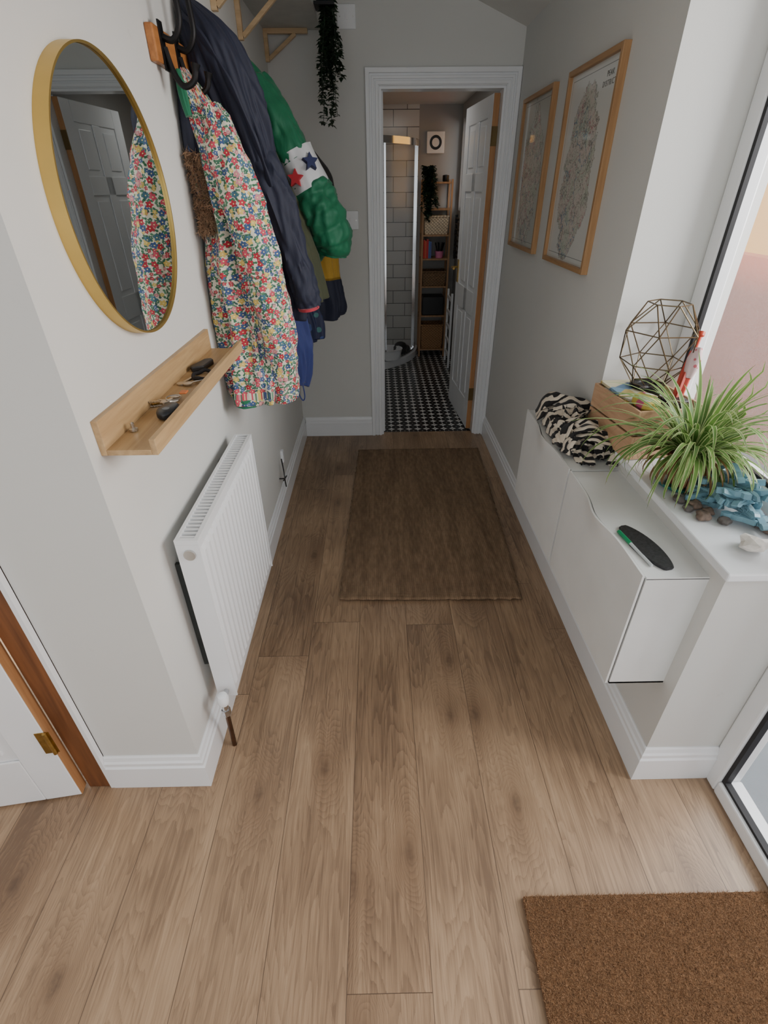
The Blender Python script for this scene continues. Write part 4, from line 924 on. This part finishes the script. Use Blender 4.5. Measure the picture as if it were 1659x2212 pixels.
def basket(x0,x1,z,h,mat,label):
    y0,y1=SY0+.005,SY1-.03; mb=MB(); rings=[]
    for t,ins in ((0,.008),(.5,.002),(1,.0)):
        a,b,c_,d_=x0+ins,x1-ins,y0+ins,y1-ins; rings.append([(a,c_,z+h*t),(b,c_,z+h*t),(b,d_,z+h*t),(a,d_,z+h*t)])
    a,b,c_,d_=x0+.01,x1-.01,y0+.01,y1-.01
    rings.append([(a,c_,z+h),(b,c_,z+h),(b,d_,z+h),(a,d_,z+h)]); rings.append([(a,c_,z+.01),(b,c_,z+.01),(b,d_,z+.01),(a,d_,z+.01)])
    o=make(MB().loft(rings),'basket',mat,label=label,cat='basket',bevel=.004)
    make(MB().sweep([(x0,y0,z+h),(x1,y0,z+h),(x1,y1,z+h),(x0,y1,z+h),(x0,y0,z+h)],.007,8),'rim',mat,parent=o)
basket(.465,.695,1.156,.15,M_w1,'pale woven wicker basket on the shelf')
basket(.465,.695,.701,.13,M_w2,'dark woven basket on the shelf')
basket(.465,.695,.081,.24,M_w3,'brown woven basket on the bottom shelf')
make(MB().box(.47,SY0+.01,.421,.69,SY1-.03,.60),'storage_box',M_black,label='black storage box on the shelf',cat='box',bevel=.008)
for i,(w,h,cc) in enumerate(((.014,.16,(206,60,50)),(.012,.15,(210,100,70)),(.02,.165,(190,50,54)),(.012,.15,(70,120,180)),(.015,.145,(90,100,160)))):
    x=.465+sum((.014,.012,.02,.012,.015)[:i])+.001*i
    o=thing('book',(x,5.5,.951),('red','orange','dark red','blue','violet-blue')[i]+' book spine standing on the shelf','book','books on the bathroom shelf')
    make(MB().box(x,SY0+.02,.951,x+w,SY0+.14,.951+h),'cover',P('spine%d'%i,cc,.6),parent=o)
    make(MB().box(x+.002,SY0+.022,.951+h,x+w-.002,SY0+.139,.9515+h),'pages',M_paper,parent=o)
bx=thing('pen_tub',(.63,5.52,.951),'pink tub holding dark brushes','tub')
make(MB().lathe((.625,5.53,.951),[(.036,0),(.042,.06),(.038,.06),(.034,.01)],24),'tub',P('pink_tub',(220,130,170),.4),parent=bx,smooth=True)
for i in range(7):
    a=i*.9; make(MB().cyl((.625+.012*cos(a),5.53+.012*sin(a),.965),(.625+.045*cos(a),5.53+.03*sin(a),1.085),.004,.007,n=6),'brush',M_black,parent=bx)
make(MB().lathe((.66,5.58,1.5805),[(.025,0),(.03,.01),(.03,.05),(.012,.055)],20),'jar',M_black,label='small dark jar on the top shelf',cat='jar',smooth=True)
pl=thing('potted_ivy',(.51,5.5,1.58),'trailing artificial ivy in a black pot on the shelves','plant')
make(MB().lathe((.51,5.53,1.5805),[(.03,0),(.042,.07),(.038,.07)],20),'pot',M_black,parent=pl,smooth=True)
ivy(pl,(.49,5.44),1.70,1.28,.12,11,8,M_ivy2,.034)
fn=thing('extractor_fan',(.565,5.69,1.80),'white square bathroom extractor fan','fan')
make(MB().box(.480,5.665,1.80,.643,5.70,1.965),'housing',M_pvc,parent=fn,bevel=.006)
mb=MB(); nn_=32
mb.loft([[(.5615+r*cos(2*pi*k/nn_),y,1.8825+r*sin(2*pi*k/nn_)) for k in range(nn_)] for r,y in ((.055,5.6648),(.055,5.662),(.034,5.662),(.034,5.6648))],False,False)
make(mb,'fan_ring',M_black,parent=fn)
tr_=thing('towel_radiator',(.77,5.3,.95),'black ladder towel radiator on the bathroom wall','radiator')
mb=MB()
for y in (5.05,5.45): mb.cyl((.765,y,.95),(.765,y,1.32),.012,n=12)
for k in range(8): mb.cyl((.762,5.05,.98+k*.045),(.762,5.45,.98+k*.045),.008,n=10)
for y in (5.05,5.45):
    for z in (1.0,1.28): mb.cyl((.765,y,z),(.80,y,z),.006,n=8)
make(mb,'rails',M_black,parent=tr_,smooth=True)
st=thing('step_stool',(.70,5.2,0),'folded white slatted step stool leaning by the wall','stool')
mb=MB()
for y in (5.02,5.30): mb.box(.70,y,0.0005,.72,y+.025,.7)
for k in range(5): mb.box(.702,5.045,.1+k*.13,.717,5.30,.13+k*.13)
make(mb,'frame',M_pvc,parent=st,bevel=.003)

# ------------------------------------------------------------ light
w=bpy.data.worlds.new('World'); bpy.context.scene.world=w; w.use_nodes=True
bg=w.node_tree.nodes['Background']; bg.inputs[0].default_value=(.94,.975,1.0,1); bg.inputs[1].default_value=1.5
sd=bpy.data.lights.new('sun','SUN'); sd.energy=5.0; sd.angle=.1; sd.color=(1,.9,.75); so=bpy.data.objects.new('sun',sd); COL.objects.link(so)
so.rotation_euler=Vector((1,.0,-.75)).to_track_quat('-Z','Y').to_euler()
def area(name,loc,to,sx,sy,en,col):
    l=bpy.data.lights.new(name,'AREA'); l.shape='RECTANGLE'; l.size=sx; l.size_y=sy; l.energy=en; l.color=col
    o=bpy.data.objects.new(name,l); COL.objects.link(o); o.location=loc; o.rotation_euler=(Vector(to)-Vector(loc)).to_track_quat('-Z','Y').to_euler(); return o
area('daylight_boost',(2.35,.8,1.85),(-.5,1.2,.9),1.6,1.2,110,(.93,.97,1.0))  # added area lamp out of view, boosts window daylight on the left wall
area('bathroom_fill_light',(.2,4.25,2.14),(.2,4.4,0),.3,.3,2.3,(1,.97,.93))  # added fill light out of view, brightens the bathroom; no fitting there
